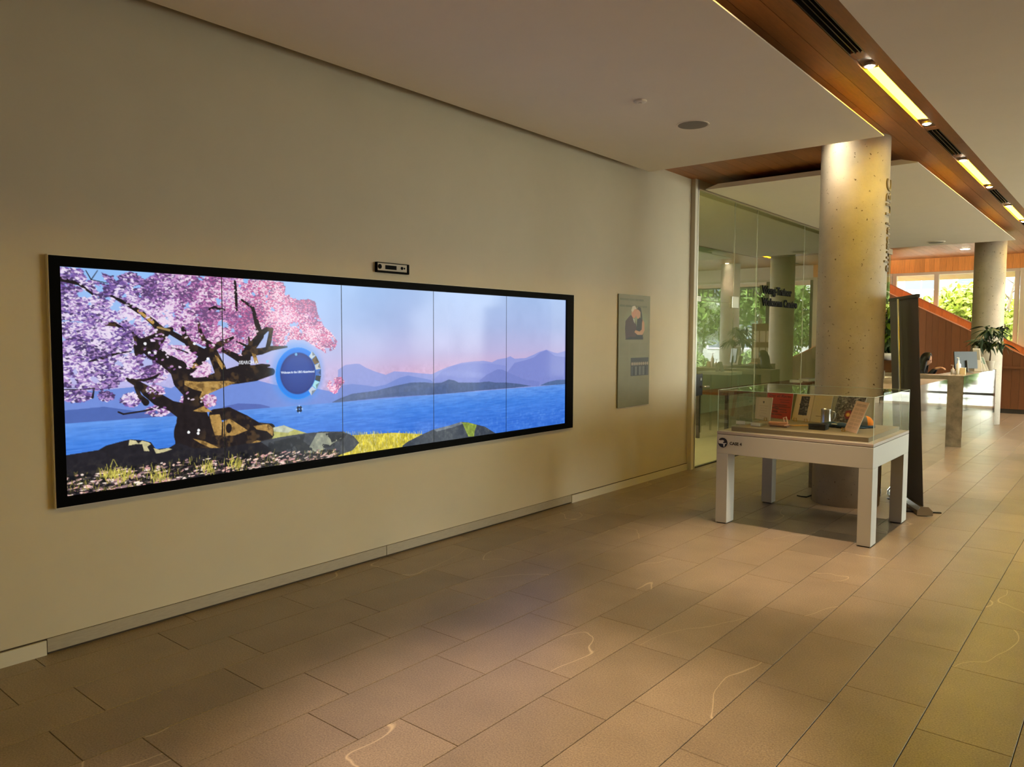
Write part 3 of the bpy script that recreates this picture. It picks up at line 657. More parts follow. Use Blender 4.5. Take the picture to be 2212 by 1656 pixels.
# round menu
gc = wp(644.5, 806); gr = abs(wp(644.5, 762)[1]-gc[1])
for k_ in range(14): cv.ell(gc[0], gc[1], gr*(1.62-.03*k_), gr*(1.62-.03*k_), (60, 150, 250), .05, soft=gr*.3)
cv.ell(gc[0], gc[1], gr*1.27, gr*1.27, (10, 140, 246)); cv.ell(gc[0], gc[1], gr*1.22, gr*1.22, (6, 128, 240)); cv.ell(gc[0], gc[1], gr*1.02, gr*1.02, (12, 44, 130), soft=2.5)
for k_ in range(20): cv.ell(gc[0], gc[1]-gr*.02*k_, gr*(.97-.02*k_), gr*(.93-.03*k_), (22+2*k_, 60+2*k_, 156+2*k_), .10)
cv.ell(gc[0], gc[1], gr*.92, gr*.92, (10, 56, 150), .55, soft=3)
cv.text('Welcome to the UBC Alumniverse!', gc[0], gc[1]-1, gr*.132, (240, 245, 255), 1, 'CENTER', bold=.45)
for a0, a1, col in ((-52,-40,(200,215,225)),(-39,-22,(120,96,64)),(-21,-8,(205,205,200)),(-7,6,(70,110,190)),(7,20,(50,60,70)),(21,38,(170,225,235)),(39,56,(196,208,228))):
    a0, a1 = math.radians(a0), math.radians(a1); R0, R1 = gr*1.05, gr*1.36
    q = [(gc[0]+R0*math.cos(a0), gc[1]+R0*math.sin(a0)), (gc[0]+R1*math.cos(a0), gc[1]+R1*math.sin(a0)), (gc[0]+R1*math.cos(a1), gc[1]+R1*math.sin(a1)), (gc[0]+R0*math.cos(a1), gc[1]+R0*math.sin(a1))]
    cv.poly(q, col); cv.poly([q[1], q[2], ((q[0][0]+q[2][0])/2, (q[0][1]+q[2][1])/2)], (40, 50, 60), .45)
p = wp(516, 786); cv.text('SEARCH A', p[0], p[1], 8.6, (245, 248, 255), 1, bold=.3)
p = wp(647, 883)
for a in range(4): cv.ell(p[0]+4.4*math.cos(a*math.pi/2+.785), p[1]+4.4*math.sin(a*math.pi/2+.785), 3, 3, (24, 40, 66)); cv.ell(p[0]+7*math.cos(a*math.pi/2), p[1]+7*math.sin(a*math.pi/2), 1.6, 1.6, (200, 225, 255), .8)
for q in ((578,780),(640,765)): p = wp(*q); cv.ell(p[0], p[1], 3, 3, (140, 215, 255), .8)

vw = thing('video_wall', (0.0, (y_l+y_r)/2, z_b-.06), 'long five-panel video wall showing a blossoming tree above blue water', 'video wall')
screen_m = paint_mat('screen_glow', 0.235, 0.10, 0.10)
fy0, fy1, fz0, fz1 = 1.512, 6.214, 0.772, 2.09
fb = MB()
fb.prism([(0, fy0, fz0), (0, fy1, fz0), (0, fy1, fz1), (0, fy0, fz1)], (0.012, 0, 0)).build('back_box', 'bezel_black', vw)
for dims in ((0.012, .034, fy0, fy1, z_t+.002, fz1), (0.012, .034, fy0, fy1, fz0, z_b-.002), (0.012, .034, fy0, y_l-.002, z_b-.002, z_t+.002), (0.012, .034, y_r+.002, fy1, z_b-.002, z_t+.002)):
    bx('bezel_frame', dims, 'bezel_black', vw)
for dims in ((0.0, .03, fy0-.005, fy1+.005, fz1, fz1+.005), (0.0, .03, fy0-.005, fy1+.005, fz0-.005, fz0), (0.0, .03, fy0-.005, fy0, fz0, fz1), (0.0, .03, fy1, fy1+.005, fz0, fz1)):
    bx('edge_strip', dims, 'base_white', vw)
cuts = [int(round(CW*i/5)) for i in range(6)]
for i in range(5):
    c0, c1_ = cuts[i], cuts[i+1]; ya, yb = y_l+(y_r-y_l)*i/5, y_l+(y_r-y_l)*(i+1)/5; g = .003
    sp = bx('screen_panel', (0.012, 0.019, ya+.001, yb-.001, z_b, z_t), 'black', vw)
    picture('picture', cv, (0.020, ya+g, z_t-.001), (0.020, yb-g, z_t-.001), (0.020, ya+g, z_b+.001), (0.020, yb-g, z_b+.001), screen_m, sp, (c0, c1_))

# ---- sensor bar above the screens
a = Xp(806, 571, 0.03); b = Xp(878, 591, 0.03); sy0, sy1, sz0, sz1 = 3.70, 4.02, 2.15, 2.225
sb = thing('sensor_bar', (0, (sy0+sy1)/2, sz0), 'small black edged sensor bar above the video wall', 'sensor')
bx('housing', (0, .028, sy0, sy1, sz0, sz1), 'bezel_black', sb, bevel=.003)
fp = bx('face_plate', (.026, .031, sy0+.004, sy1-.03, sz0+.014, sz1-.007), mat('plate_grey', (176, 166, 146), .5), sb)
bx('dark_window', (.031, .033, sy0+.075, sy0+.185, sz0+.025, sz1-.02), 'bezel_black', fp)
for yy_, r_ in ((sy0+.022, .018), (sy0+.24, .012), (sy0+.265, .007)): MB().tube([(.03, yy_, (sz0+sz1)/2+.004), (.034, yy_, (sz0+sz1)/2+.004)], r_, 14).build('lens', 'bezel_black', fp)
# ---- donor poster
pc = Canvas(170, 330, (132, 131, 104)); pc.a += (vnoise(170, 330, 40, 2)-.5)[..., None]*14
pc.lines(8, 130, 10, 20, 1, (96, 96, 74), .9, 6); pc.lines(8, 150, 28, 40, 1, (96, 96, 74), .9, 6)
pc.ell(95, 80, 62, 30, (140, 160, 128), .5, soft=20)
pc.poly([(38,132),(34,100),(36,78),(50,68),(62,60),(78,66),(90,80),(96,98),(98,132)], (66, 40, 48)); pc.poly([(92,132),(94,100),(98,72),(110,66),(126,70),(132,96),(130,132)], (30, 32, 40))
pc.poly([(126,70),(138,80),(140,104),(128,118),(100,118),(84,110),(90,104),(112,108),(124,102)], (196, 150, 120)); pc.ell(80, 52, 13, 17, (206, 150, 126)); pc.ell(103, 54, 12, 16, (206, 156, 130))
pc.poly([(66,46),(72,34),(86,32),(94,42),(84,42),(72,52)], (216, 206, 190)); pc.poly([(96,42),(106,34),(118,38),(124,56),(128,78),(118,74),(116,50),(106,44)], (28, 24, 26)); pc.poly([(74,68),(84,72),(88,86),(80,80)], (180, 190, 180)); pc.poly([(34,132),(132,132),(132,124),(60,124)], (30, 26, 30))
for cx0, cx1 in ((10, 52), (62, 108), (116, 160)): pc.lines(cx0, cx1, 142, 178, 9, (116, 114, 90), .55, 1.4)
pc.lines(10, 52, 184, 310, 26, (116, 114, 90), .5, 1.4)
pc.poly([(66,186),(164,186),(164,240),(66,240)], (48, 50, 50)); 
for i in range(9): pc.ell(74+i*10.5, 204, 4, 5, (176, 160, 140)); pc.poly([(69+i*10.5,238),(69+i*10.5,212),(79+i*10.5,212),(79+i*10.5,238)], random.choice([(30,32,36),(110,112,108),(70,74,80),(26,26,28)]))
for cx0, cx1 in ((62, 108), (116, 160)): pc.lines(cx0, cx1, 248, 312, 14, (116, 114, 90), .5, 1.4)
py0, py1, pz0, pz1 = 7.085, 7.765, 0.905, 2.145
po = thing('wall_poster', (0, (py0+py1)/2, pz0), 'tall olive grey information panel with two photographs on the wall', 'poster')
bx('panel', (0.004, .016, py0, py1, pz0, pz1), mat('panel_olive', (120, 118, 96), .5), po)
picture('print', pc, (.0165, py0, pz1), (.0165, py1, pz1), (.0165, py0, pz0), (.0165, py1, pz0), paint_mat('print_matte', 0, .5, .4), po)
# ================================================================== STAIR
ST = struct(thing('wall_stair', (1.0, 20.1, 0), 'timber clad stair with sloping balustrades before the end windows', 'stair'))
def slope(xa, za, xb, zb): return lambda x: za+(zb-za)*(x-xa)/(xb-xa)
near_top = slope(-0.667, 2.915, 2.421, 1.291); far_top = slope(-0.873, 3.199, 2.338, 1.449)
X0, X1 = -2.6, 2.78
def clad(y0, y1, top, mname, nm, zcap=3.3, zmin=.10):
    x = X0
    while x < X1:
        w = random.choice((.13, .15, .15, .17)); xb = min(x+w-.003, X1)
        za, zb = max(min(top(x), zcap), zmin+.02), max(min(top(xb), zcap), zmin+.02)
        if za > zmin+.05:
            MB().prism([(x, y0, zmin), (xb, y0, zmin), (xb, y0, zb), (x, y0, za)], (0, y1-y0, 0)).build(nm, mname, ST)
        x += w
clad(20.1, 20.14, near_top, 'wood_stair', 'near_board'); clad(20.9, 20.94, far_top, 'wood_stair_lit', 'far_board')
for yy_, tp, mm, d in ((20.08, near_top, mat('cap_wood', (196, 128, 92), .5), .08), (20.88, far_top, 'cap_wood', .08)):
    MB().hexa([(X0+1.2, yy_, tp(X0+1.2)), (X1, yy_, tp(X1)), (X1, yy_+d, tp(X1)), (X0+1.2, yy_+d, tp(X0+1.2))], (0, 0, .022)).build('handrail_cap', mm, ST)
bx('base_strip', (X0, X1, 20.11, 20.16, 0, .10), 'dark_metal', ST)
bx('bench_rail', (1.2, X1, 20.04, 20.1, 1.0, 1.05), 'wood_stair', ST)
for i in range(15):
    xs_ = X1-i*.3; zt = .3+.17*(i+1)
    if zt < 2.6: bx('step', (xs_-.3, xs_, 20.15, 20.88, zt-.05, zt), 'wood_stair', ST)

# ================================================================== CEILING FITTINGS
tube_m = mat('tube_glow', (255, 240, 190), .5, emit=(1.0, 0.66, 0.012, 1), estr=12.0)
spot_m = mat('spot_glow', (255, 240, 200), .5, emit=(1.0, 0.88, 0.62, 1), estr=30.0)
gold = mat('reflector', (214, 170, 70), .4)
slot_plate = mat('slot_plate', (92, 70, 44), .5); slot_white = mat('slot_plate_pale', (206, 196, 176), .5)
def spot_lamp(loc, target, watts, cone, parent, blend=.6, col=(1, .74, .50)):
    d = bpy.data.lights.new('spot_lamp', 'SPOT'); d.energy = watts; d.spot_size = math.radians(cone); d.spot_blend = blend; d.color = col; d.shadow_soft_size = .03
    o = bpy.data.objects.new('spot_lamp', d); C.objects.link(o)
    v = Vector(target)-Vector(loc); o.rotation_euler = v.to_track_quat('-Z', 'Y').to_euler()
    o.location = Vector(loc)-world_loc(parent); o.parent = parent
PER = 3.763
SPOT_W = {-1: (75, 20), 0: (75, 26), 1: (40, 40), 2: (40, 40), 3: (30, 30), -2: (40, 40)}
lab = {-2: 'linear slot light far behind the viewer', -1: 'linear slot light over the video wall', 0: 'linear slot light between the first vent pair, beside the near column', 1: 'linear slot light past the near column', 2: 'linear slot light with a pale end plate', 3: 'linear slot light nearest the stair'}
for k in range(-2, 4):
    y0 = 5.80+PER*k; zt = ZW+.045
    t = thing('slot_light', (2.784, y0+1.2, ZW), lab[k]+' in the wood ceiling', 'light', 'linear lights of the ceiling slot')
    pl = slot_white if k == 2 else slot_plate
    bx('housing', (SX0, SX1, y0, y0+2.27, zt+.012, zt+.03), gold, t)
    bx('side_reflector', (SX1-.006, SX1, y0+.2, y0+2.05, ZW, zt+.012), gold, t)
    bx('diffuser', (SX0+.008, SX1-.012, y0+.3, y0+1.94, ZW+.02, zt+.008), tube_m, t)
    for yc, ya, yb, i in ((y0+.175, y0, y0+.285, 0), (y0+2.085, y0+1.955, y0+2.27, 1)):
        e = bx('end_plate', (SX0+.001, SX1-.001, ya, yb, ZW+.022, ZW+.034), pl, t)
        MB().lathe(2.784, yc, [(.036, ZW+.002), (.044, ZW+.004), (.044, ZW+.022)], 20).build('spot_ring', 'alu', e)
        MB().lathe(2.784, yc, [(.002, ZW-.008), (.02, ZW-.006), (.034, ZW+.001), (.034, ZW+.02)], 20).build('spot_lens', spot_m, e, smooth=True)
        tgt = (2.55 if k == -1 else 2.3, yc+.15 if i == 0 else yc-.1, 0)
        if k == 0 and i == 0: tgt = (2.35, 5.75, 0)
        if k == 0 and i == 1: tgt = (3.1, 7.5, 0)
        spot_lamp((2.784, yc, ZW-.02), tgt, SPOT_W[k][i]*2.3, 46, e, .9)
    # air vent in the same slot
    v = thing('slot_vent', (2.784, y0+2.9, ZW), ['linear air vent behind the viewer', 'linear air vent before the first slot light', 'linear air vent beside the near column', 'linear air vent between the second and third lights', 'linear air vent past the pale end plate', 'linear air vent nearest the stair'][k+2]+' in the wood ceiling', 'vent', 'air vents of the ceiling slot')
    ya, yb = y0+2.38, y0+3.62
    bx('plenum', (SX0, SX1, ya, yb, ZW+.05, ZW+.06), 'black_matte', v)
    for xx_ in (SX0+.004, SX0+.040, SX0+.072, SX1-.010): bx('blade', (xx_, xx_+.007, ya, yb, ZW+.002, ZW+.05), 'dark_metal', v)
    for q0, q1 in ((ya-.11, ya), (yb, y0+PER)): bx('blank_plate', (SX0+.001, SX1-.001, q0, q1, ZW+.012, ZW+.03), 'wood_ceiling', v)
# recessed lamp above the near column, in the gap behind the first soffit
dl = thing('downlight', (2.0, 7.66, ZW), 'small recessed downlight in the wood ceiling before the near column', 'light')
MB().lathe(2.0, 7.66, [(.05, ZW-.008), (.06, ZW-.004), (.06, ZW+.01)], 20).build('ring', 'alu', dl)
MB().lathe(2.0, 7.66, [(.04, ZW-.012), (.045, ZW-.008), (.045, ZW)], 20).build('lens', spot_m, dl)
spot_lamp((2.0, 7.66, ZW-.03), (2.04, 7.80, 1.4), 2.6, 70, dl, .9)
# round speaker, detectors, far downlight
sp = thing('ceiling_speaker', (1.335, 6.105, ZS), 'round grey speaker grille flush in the white soffit', 'speaker')
MB().lathe(1.335, 6.105, [(.125, ZS-.004), (.138, ZS-.006), (.14, ZS)], 36).build('rim', 'ceiling_white', sp)
MB().lathe(1.335, 6.105, [(.01, ZS-.007), (.125, ZS-.006), (.125, ZS)], 36).build('grille', mat('grille', (150, 143, 132), .8, bump=.6, bscale=900), sp)
sd = thing('smoke_detector', (1.32, 5.24, ZS), 'small white disc detector on the soffit before the speaker grille', 'detector')
MB().lathe(1.32, 5.24, [(.03, ZS-.016), (.05, ZS-.012), (.052, ZS)], 24).build('disc', 'ceiling_white', sd)
MB().lathe(1.32, 5.24, [(.012, ZS-.022), (.016, ZS-.016)], 12).build('sensor_tip', 'ceiling_white', sd)
s2 = thing('ceiling_speaker', (1.316, 16.33, ZS), 'round speaker grille near the far edge of the second soffit', 'speaker')
MB().lathe(1.316, 16.33, [(.12, ZS-.02), (.135, ZS-.01), (.14, ZS)], 28).build('grille', 'grille', s2); MB().lathe(1.316, 16.33, [(.14, ZS-.012), (.155, ZS-.008), (.155, ZS)], 28).build('rim', 'ceiling_white', s2)
s3 = thing('sprinkler_head', (0.88, 14.58, ZS), 'tiny sprinkler cover plate on the second soffit', 'sprinkler')
MB().lathe(0.88, 14.58, [(.02, ZS-.014), (.04, ZS-.008), (.04, ZS)], 16).build('cover', 'ceiling_white', s3)
fd = thing('downlight', (1.337, 19.29, ZW), 'lit recessed downlight in the wood ceiling by the end windows', 'light')
MB().lathe(1.337, 19.29, [(.09, ZW-.012), (.11, ZW-.006), (.11, ZW)], 24).build('ring', 'white', fd)
MB().lathe(1.337, 19.29, [(.07, ZW-.016), (.088, ZW-.012)], 24).build('lens', spot_m, fd)

# ================================================================== DISPLAY CASE
TX0, TX1, TY0, TY1, TZ = 1.465, 2.782, 6.43, 7.632, 0.812
case = thing('display_case', ((TX0+TX1)/2, (TY0+TY1)/2, 0), 'grey display table with clear acrylic cover and case number', 'display case')
LW = .1
for xa, ya in ((TX0, TY0), (TX1-.105, TY0), (TX1-.105, TY1-.17), (TX0, TY1-.11)):
    wx = .105; wy = .16 if ya == TY0 else (TY1-ya)
    bx('leg', (xa, xa+wx, ya, ya+wy, .008, .635), 'case_grey', case, bevel=.003); bx('foot_pad', (xa+.01, xa+wx-.01, ya+.01, ya+wy-.01, 0, .008), 'black', case)
bx('apron', (TX0, TX1, TY0, TY1, .635, .808), 'case_grey', case, bevel=.003)
bx('shadow_gap', (TX0+.006, TX1-.006, TY0+.006, TY1-.006, .808, TZ), 'joint_dark', case)
bx('top_board', (TX0, TX1, TY0, TY1, TZ, .836), 'case_top', case, bevel=.002)
bx('insert_board', (TX0+.1, TX1-.06, TY0+.085, TY1-.1, .836, .875), 'case_linen', case)
PZ0, PZ1, PT = .836, 1.207, .006
i_ = .004
for dims in ((TX0+i_, TX1-i_, TY0+i_, TY0+i_+PT, PZ0, PZ1-PT), (TX0+i_, TX1-i_, TY1-i_-PT, TY1-i_, PZ0, PZ1-PT), (TX0+i_, TX0+i_+PT, TY0+i_+PT, TY1-i_-PT, PZ0, PZ1-PT), (TX1-i_-PT, TX1-i_, TY0+i_+PT, TY1-i_-PT, PZ0, PZ1-PT), (TX0+i_, TX1-i_, TY0+i_, TY1-i_, PZ1-PT, PZ1)):
    bx('acrylic_sheet', dims, 'acrylic', case)
edge_m = mat('acrylic_edge', (196, 214, 204), .25)
for xx_, yy_ in ((TX0+i_-.001, TY0+i_-.001), (TX1-i_-.003, TY0+i_-.001), (TX1-i_-.003, TY1-i_-.003), (TX0+i_-.001, TY1-i_-.003)): bx('acrylic_edge', (xx_, xx_+.004, yy_, yy_+.004, PZ0, PZ1), edge_m, case)
for dims in ((TX0+i_-.001, TX1-i_+.001, TY0+i_-.001, TY0+i_+.002, PZ1-.001, PZ1+.002), (TX1-i_-.002, TX1-i_+.001, TY0, TY1-.004, PZ1-.001, PZ1+.002), (TX0+i_-.001, TX1-i_, TY1-i_-.002, TY1-i_+.001, PZ1-.001, PZ1+.002), (TX0+i_-.001, TX0+i_+.002, TY0, TY1-.004, PZ1-.001, PZ1+.002)): bx('acrylic_edge', dims, edge_m, case)
# round badge and case number
bc = (TX0+.058, .735); R_ = .044
badge = MB().tube([(bc[0], TY0, bc[1]), (bc[0], TY0-.003, bc[1])], R_, 36).build('round_badge', mat('navy', (14, 18, 34), .4), case)
for P_ in ([(-.04,.022),(-.02,.02),(-.002,.024),(.012,.02),(.014,.01),(.004,.006),(.004,-.004),(.02,-.004),(.036,-.002),(.036,-.008),(.022,-.012),(.018,-.036),(.008,-.038),(.006,-.012),(-.006,-.012),(-.02,-.010),(-.03,-.012),(-.038,-.008),(-.042,0)],):
    MB().prism([(bc[0]+p_[0]*.96, TY0-.003, bc[1]+p_[1]*.96) for p_ in P_], (0, -.0012, 0)).build('badge_shape', mat('badge_white', (200, 200, 200), .5), badge)
vs, fs = text_geo('CASE 4', .036, .0006, bold=.0012)
MB().add([(TX0+.122+v[0], TY0-.0012-v[2], .722+v[1]) for v in vs], fs).build('case_number', mat('print_dark', (40, 32, 22), .6), case)

# ---- exhibits on the insert board
IZ = .876
PM = MATS['print_matte']
def lean_card(name, bl, br, tl, tr, cvs, label, cat, lean=16, body='white', thick=.004):
    """sheet leaning back: foot corners on the board, head corners on the leaning plane"""
    BL, BR = Zp(*bl, IZ), Zp(*br, IZ); e = (BR-BL)/np.linalg.norm(BR-BL); back = np.cross((0, 0, 1.0), e)
    up = np.array((0, 0, 1.0))*math.cos(math.radians(lean)) + back*math.sin(math.radians(lean)); n = np.cross(e, up)
    n = n if np.dot(n, CAM-BL) > 0 else -n
    TL, TR = PLp(*tl, BL, n), PLp(*tr, BL, n)
    t = thing(name, (BL+BR)/2, label, cat)
    MB().hexa([BL-n*.0005, BR-n*.0005, TR-n*.0005, TL-n*.0005], -n*thick).build('sheet', body, t)
    if cvs is not None: picture('print', cvs, TL, TR, BL, BR, PM, t)
    return t
k1 = Canvas(60, 84, (214, 192, 158)); k1.poly([(27,15),(33,15),(33,20),(30,24),(27,20)], (110, 96, 72))
for i, (a_, b_) in enumerate(((16,46),(20,44),(18,45),(22,42))): k1.lines(a_, b_, 30+i*9, 34+i*9, 1, (150, 128, 98), .6, 1.2)
k1.lines(18, 42, 68, 74, 1, (140, 118, 90), .6, 1.4)
lean_card('invitation_card', (1630.5, 903), (1663, 909), (1633.5, 857), (1669, 858.5), k1, 'cream card with a small crest, propped before the red notice', 'card')
k2 = Canvas(80, 90, (186, 44, 26)); DKR = (84, 10, 8)
k2.text('Day at Races', 40, 15, 13, DKR, 1, 'CENTER', .3, .25)
for y_, a_, b_, w_ in ((24,40,70,2),(32,44,70,2),(42,12,64,3),(48,26,72,4),(54,20,40,5),(58,30,66,3),(66,24,34,7),(66,46,64,4),(76,10,52,4)): k2.lines(a_, b_, y_-2, y_+2, 1, DKR, .9, w_)
lean_card('red_notice', (1655, 900), (1707, 907), (1658, 847), (1714, 850), k2, 'bright red notice with dark lettering standing between card and open book', 'notice')
k3 = Canvas(120, 84, (220, 196, 164)); k3.poly([(60,0),(120,0),(120,84),(60,84)], (206, 188, 150)); k3.poly([(18,6),(46,6),(46,66),(18,66)], (52, 46, 44))
for _ in range(70): k3.ell(random.uniform(19, 45), random.uniform(7, 65), random.uniform(1, 4), random.uniform(1, 3), random.choice([(150,138,124),(30,28,28),(96,86,78)]), .7)
k3.stroke([(60,0,1.5),(60,84,1.5)], (150, 128, 96)); k3.lines(68, 112, 10, 58, 12, (176, 156, 122), .5, 1.2); k3.lines(76, 96, 62, 68, 1, (80, 66, 50), .8, 2)
bk = lean_card('open_book', (1710, 906), (1790, 914), (1722, 851), (1800, 855), k3, 'open book with a black and white photograph, behind the metal tankard', 'book')
lean_card('green_folder', (1704, 903), (1712, 904), (1713.5, 850), (1721, 850.5), None, 'thin olive folder edge standing between red notice and open book', 'folder', body=mat('olive', (120, 112, 74), .7))
k4 = Canvas(90, 90, (92, 84, 86))
for _ in range(420): k4.ell(random.uniform(0, 90), random.uniform(0, 90), random.uniform(1, 5), random.uniform(1, 4), random.choice([(60,54,58),(150,140,136),(40,36,38),(186,176,168),(110,100,98)]), .8, random.uniform(0, 3))
for i, ch in enumerate('EST'): k4.text(ch, 8+i*2, 24+i*15, 15, (30, 26, 28), .9, bold=.4)
k4.poly([(38,50),(52,46),(60,58),(58,74),(44,78),(36,66)], (132, 38, 56)); k4.ell(47, 62, 7, 7, (214, 150, 60)); k4.ell(47, 62, 3.5, 3.5, (236, 196, 90))
lean_card('collage_magazine', (1797, 908), (1856, 917), (1811, 855), (1872, 858.5), k4, 'dark collage magazine cover with a crimson flower patch behind the pink sheet', 'magazine', 20)
k5 = Canvas(50, 120, (222, 184, 164)); k5.lines(8, 44, 10, 20, 2, (110, 90, 84), .8, 2.6)
for i in range(6): k5.lines(8, 24, 28+i*14, 38+i*14, 4, (150, 120, 108), .7, 1.2); k5.lines(28, 44, 28+i*14, 38+i*14, 4, (150, 120, 108), .7, 1.2)
lean_card('printed_sheet', (1823, 928.5), (1850, 936), (1850.5, 865), (1878, 870), k5, 'tall pink printed sheet tilted on a brass clip at the case corner', 'sheet', 24)
# tankard
def lathe_thing(name, px, py, prof, mm, label, cat, n=24):
    p = Zp(px, py, IZ); t = thing(name, p, label, cat); MB().lathe(p[0], p[1], [(r_, p[2]+z_) for r_, z_ in prof], n).build('body', mm, t, smooth=True); return t, p
tk, p = lathe_thing('metal_tankard', 1784, 915, [(.05, 0), (.052, .005), (.046, .02), (.044, .13), (.047, .14), (.043, .14), (.04, .06), (.001, .05)], 'steel', 'polished metal tankard standing before the open book', 'tankard')
MB().tube([(p[0]+.044, p[1]+.01, p[2]+.12), (p[0]+.075, p[1]+.01, p[2]+.115), (p[0]+.08, p[1]+.01, p[2]+.07), (p[0]+.06, p[1]+.01, p[2]+.03), (p[0]+.044, p[1]+.01, p[2]+.025)], .006, 8).build('handle', 'steel', tk, smooth=True)
# brass clips
for px_, py_, w_ in ((1655, 908, 'the cream card'), (1719, 909, 'the left page of the open book'), (1742, 911, 'the right page of the open book'), (1823, 931, 'the pink sheet')):
    p = Zp(px_, py_, IZ); t = thing('brass_clip', p, 'small brass easel clip under '+w_, 'clip', 'brass easel clips')
    MB().box(p[0]-.016, p[0]+.016, p[1]-.02, p[1]+.01, p[2], p[2]+.004).build('foot', 'brass', t)
    MB().tube([(p[0]-.012, p[1]-.018, p[2]+.004), (p[0]-.012, p[1]-.02, p[2]+.03), (p[0]+.012, p[1]-.02, p[2]+.03), (p[0]+.012, p[1]-.018, p[2]+.004)], .004, 6).build('prong', 'brass', t)
# clear label blocks
for px_, py_, w_ in ((1599, 916, 'nearer the case corner'), (1631, 920, 'beside the paper bundle')):
    p = Zp(px_, py_, IZ); t = thing('label_block', p, 'white faced clear label block '+w_, 'label block', 'label blocks in the case')
    MB().prism([(p[0]-.04, p[1], p[2]), (p[0]-.04, p[1]+.16, p[2]), (p[0]-.04, p[1]+.16, p[2]+.012), (p[0]-.04, p[1], p[2]+.03)], (.085, 0, 0)).build('clear_block', mat('smoke_acrylic', (150, 148, 130), .15), t)
    MB().box(p[0]-.04, p[0]+.045, p[1]-.003, p[1], p[2]+.002, p[2]+.032).build('white_face', 'white', t)
# paper bundle, yellow pennant, caps
p = Zp(1684, 921, IZ); t = thing('paper_bundle', p, 'bundle of pink programmes tied with tape before the red notice', 'papers')
for i, (dx, dy, w_, h_, a_, mm) in enumerate(((0, 0, .15, .10, .1, mat('plum', (96, 62, 56), .7)), (-.01, .02, .15, .10, -.15, mat('pinkish', (196, 140, 112), .7)), (-.03, .05, .16, .11, .25, mat('salmon', (212, 150, 120), .7)))):
    ca, sa = math.cos(a_), math.sin(a_); q = [(p[0]+dx+ca*u_-sa*v_, p[1]+dy+sa*u_+ca*v_, p[2]+.012*i) for u_, v_ in ((-w_/2, -h_/2), (w_/2, -h_/2), (w_/2, h_/2), (-w_/2, h_/2))]
    MB().hexa(q, (0, 0, .010)).build('programme', mm, t)
MB().tube([(p[0]+.02, p[1]+.06, p[2]+.036), (p[0]+.01, p[1]+.06, p[2]+.075), (p[0]+.035, p[1]+.06, p[2]+.085), (p[0]+.05, p[1]+.06, p[2]+.036)], .006, 6).build('tape_loop', mat('tape', (216, 180, 150), .7), t)
p = Zp(1728, 919, IZ); t = thing('yellow_pennant', p, 'yellow felt strip lying between paper bundle and black box', 'pennant')
MB().prism([(p[0]-.10, p[1]-.06, p[2]), (p[0]-.03, p[1]-.07, p[2]), (p[0]+.11, p[1]+.06, p[2]), (p[0]+.03, p[1]+.07, p[2])], (0, 0, .006)).build('felt', mat('yellow_felt', (224, 172, 92), .9), t)
for s_ in (-.03, 0, .03): MB().box(p[0]+s_-.02, p[0]+s_+.03, p[1]+s_-.004, p[1]+s_+.004, p[2]+.006, p[2]+.007).build('lettering', mat('felt_print', (186, 130, 60), .9), t)
p = Zp(1768, 928, IZ); t = thing('black_box', p, 'low black box before the metal tankard', 'box')
MB().box(p[0]-.08, p[0]+.06, p[1]-.02, p[1]+.09, p[2], p[2]+.03).build('tray', 'black', t, bevel=.004); MB().box(p[0]-.082, p[0]+.062, p[1]-.022, p[1]+.092, p[2]+.03, p[2]+.052).build('lid', 'black', t, bevel=.004)
p = Zp(1800, 922, IZ); t = thing('blue_scarf', p, 'folded blue cloth with white motif beside the black box', 'cloth')
for i in range(5):
    a_ = i*.5; MB().ball((p[0]-.07+.045*i, p[1]+.03*math.sin(a_*2), p[2]+.018), (.055, .06, .018+.01*(i % 2)), 14, 8).build('fold', mat('scarf_blue', (34, 62, 84), .9), t, smooth=True)
MB().box(p[0]-.005, p[0]+.045, p[1]-.052, p[1]-.02, p[2]+.030, p[2]+.034).build('motif', 'white', t)
p = Zp(1868, 925, IZ); t = thing('school_cap', p+np.array((0, .06, 0)), 'orange and grey beanie cap with dark peak in the case corner', 'cap')
cxp = p+np.array((-.02, .09, 0)); mo, mg = mat('cap_orange', (226, 130, 22), .85), mat('cap_grey', (120, 120, 120), .85)
for k_ in range(6):
    a0, a1 = 2*math.pi*k_/6, 2*math.pi*(k_+1)/6; vs_, fs_ = [], []
    for i in range(7):
        th = math.pi/2*i/6
        for j in range(4): a_ = a0+(a1-a0)*j/3; vs_.append((cxp[0]+.075*math.cos(th)*math.cos(a_), cxp[1]+.075*math.cos(th)*math.sin(a_), cxp[2]+.02+.085*math.sin(th)))
    for i in range(6):
        for j in range(3): fs_.append((i*4+j, i*4+j+1, (i+1)*4+j+1, (i+1)*4+j))
    MB().add(vs_, fs_).build('gore', mo if k_ % 2 else mg, t, smooth=True)
MB().lathe(cxp[0], cxp[1], [(.08, cxp[2]), (.082, cxp[2]+.012), (.076, cxp[2]+.024), (.06, cxp[2]+.02)], 24).build('band', 'scarf_blue', t, smooth=True)
MB().prism([(cxp[0]+.05, cxp[1]-.06, cxp[2]+.004), (cxp[0]+.02, cxp[1]-.13, cxp[2]), (cxp[0]-.04, cxp[1]-.14, cxp[2]), (cxp[0]-.07, cxp[1]-.05, cxp[2]+.004)], (0, 0, .008)).build('peak', 'scarf_blue', t)

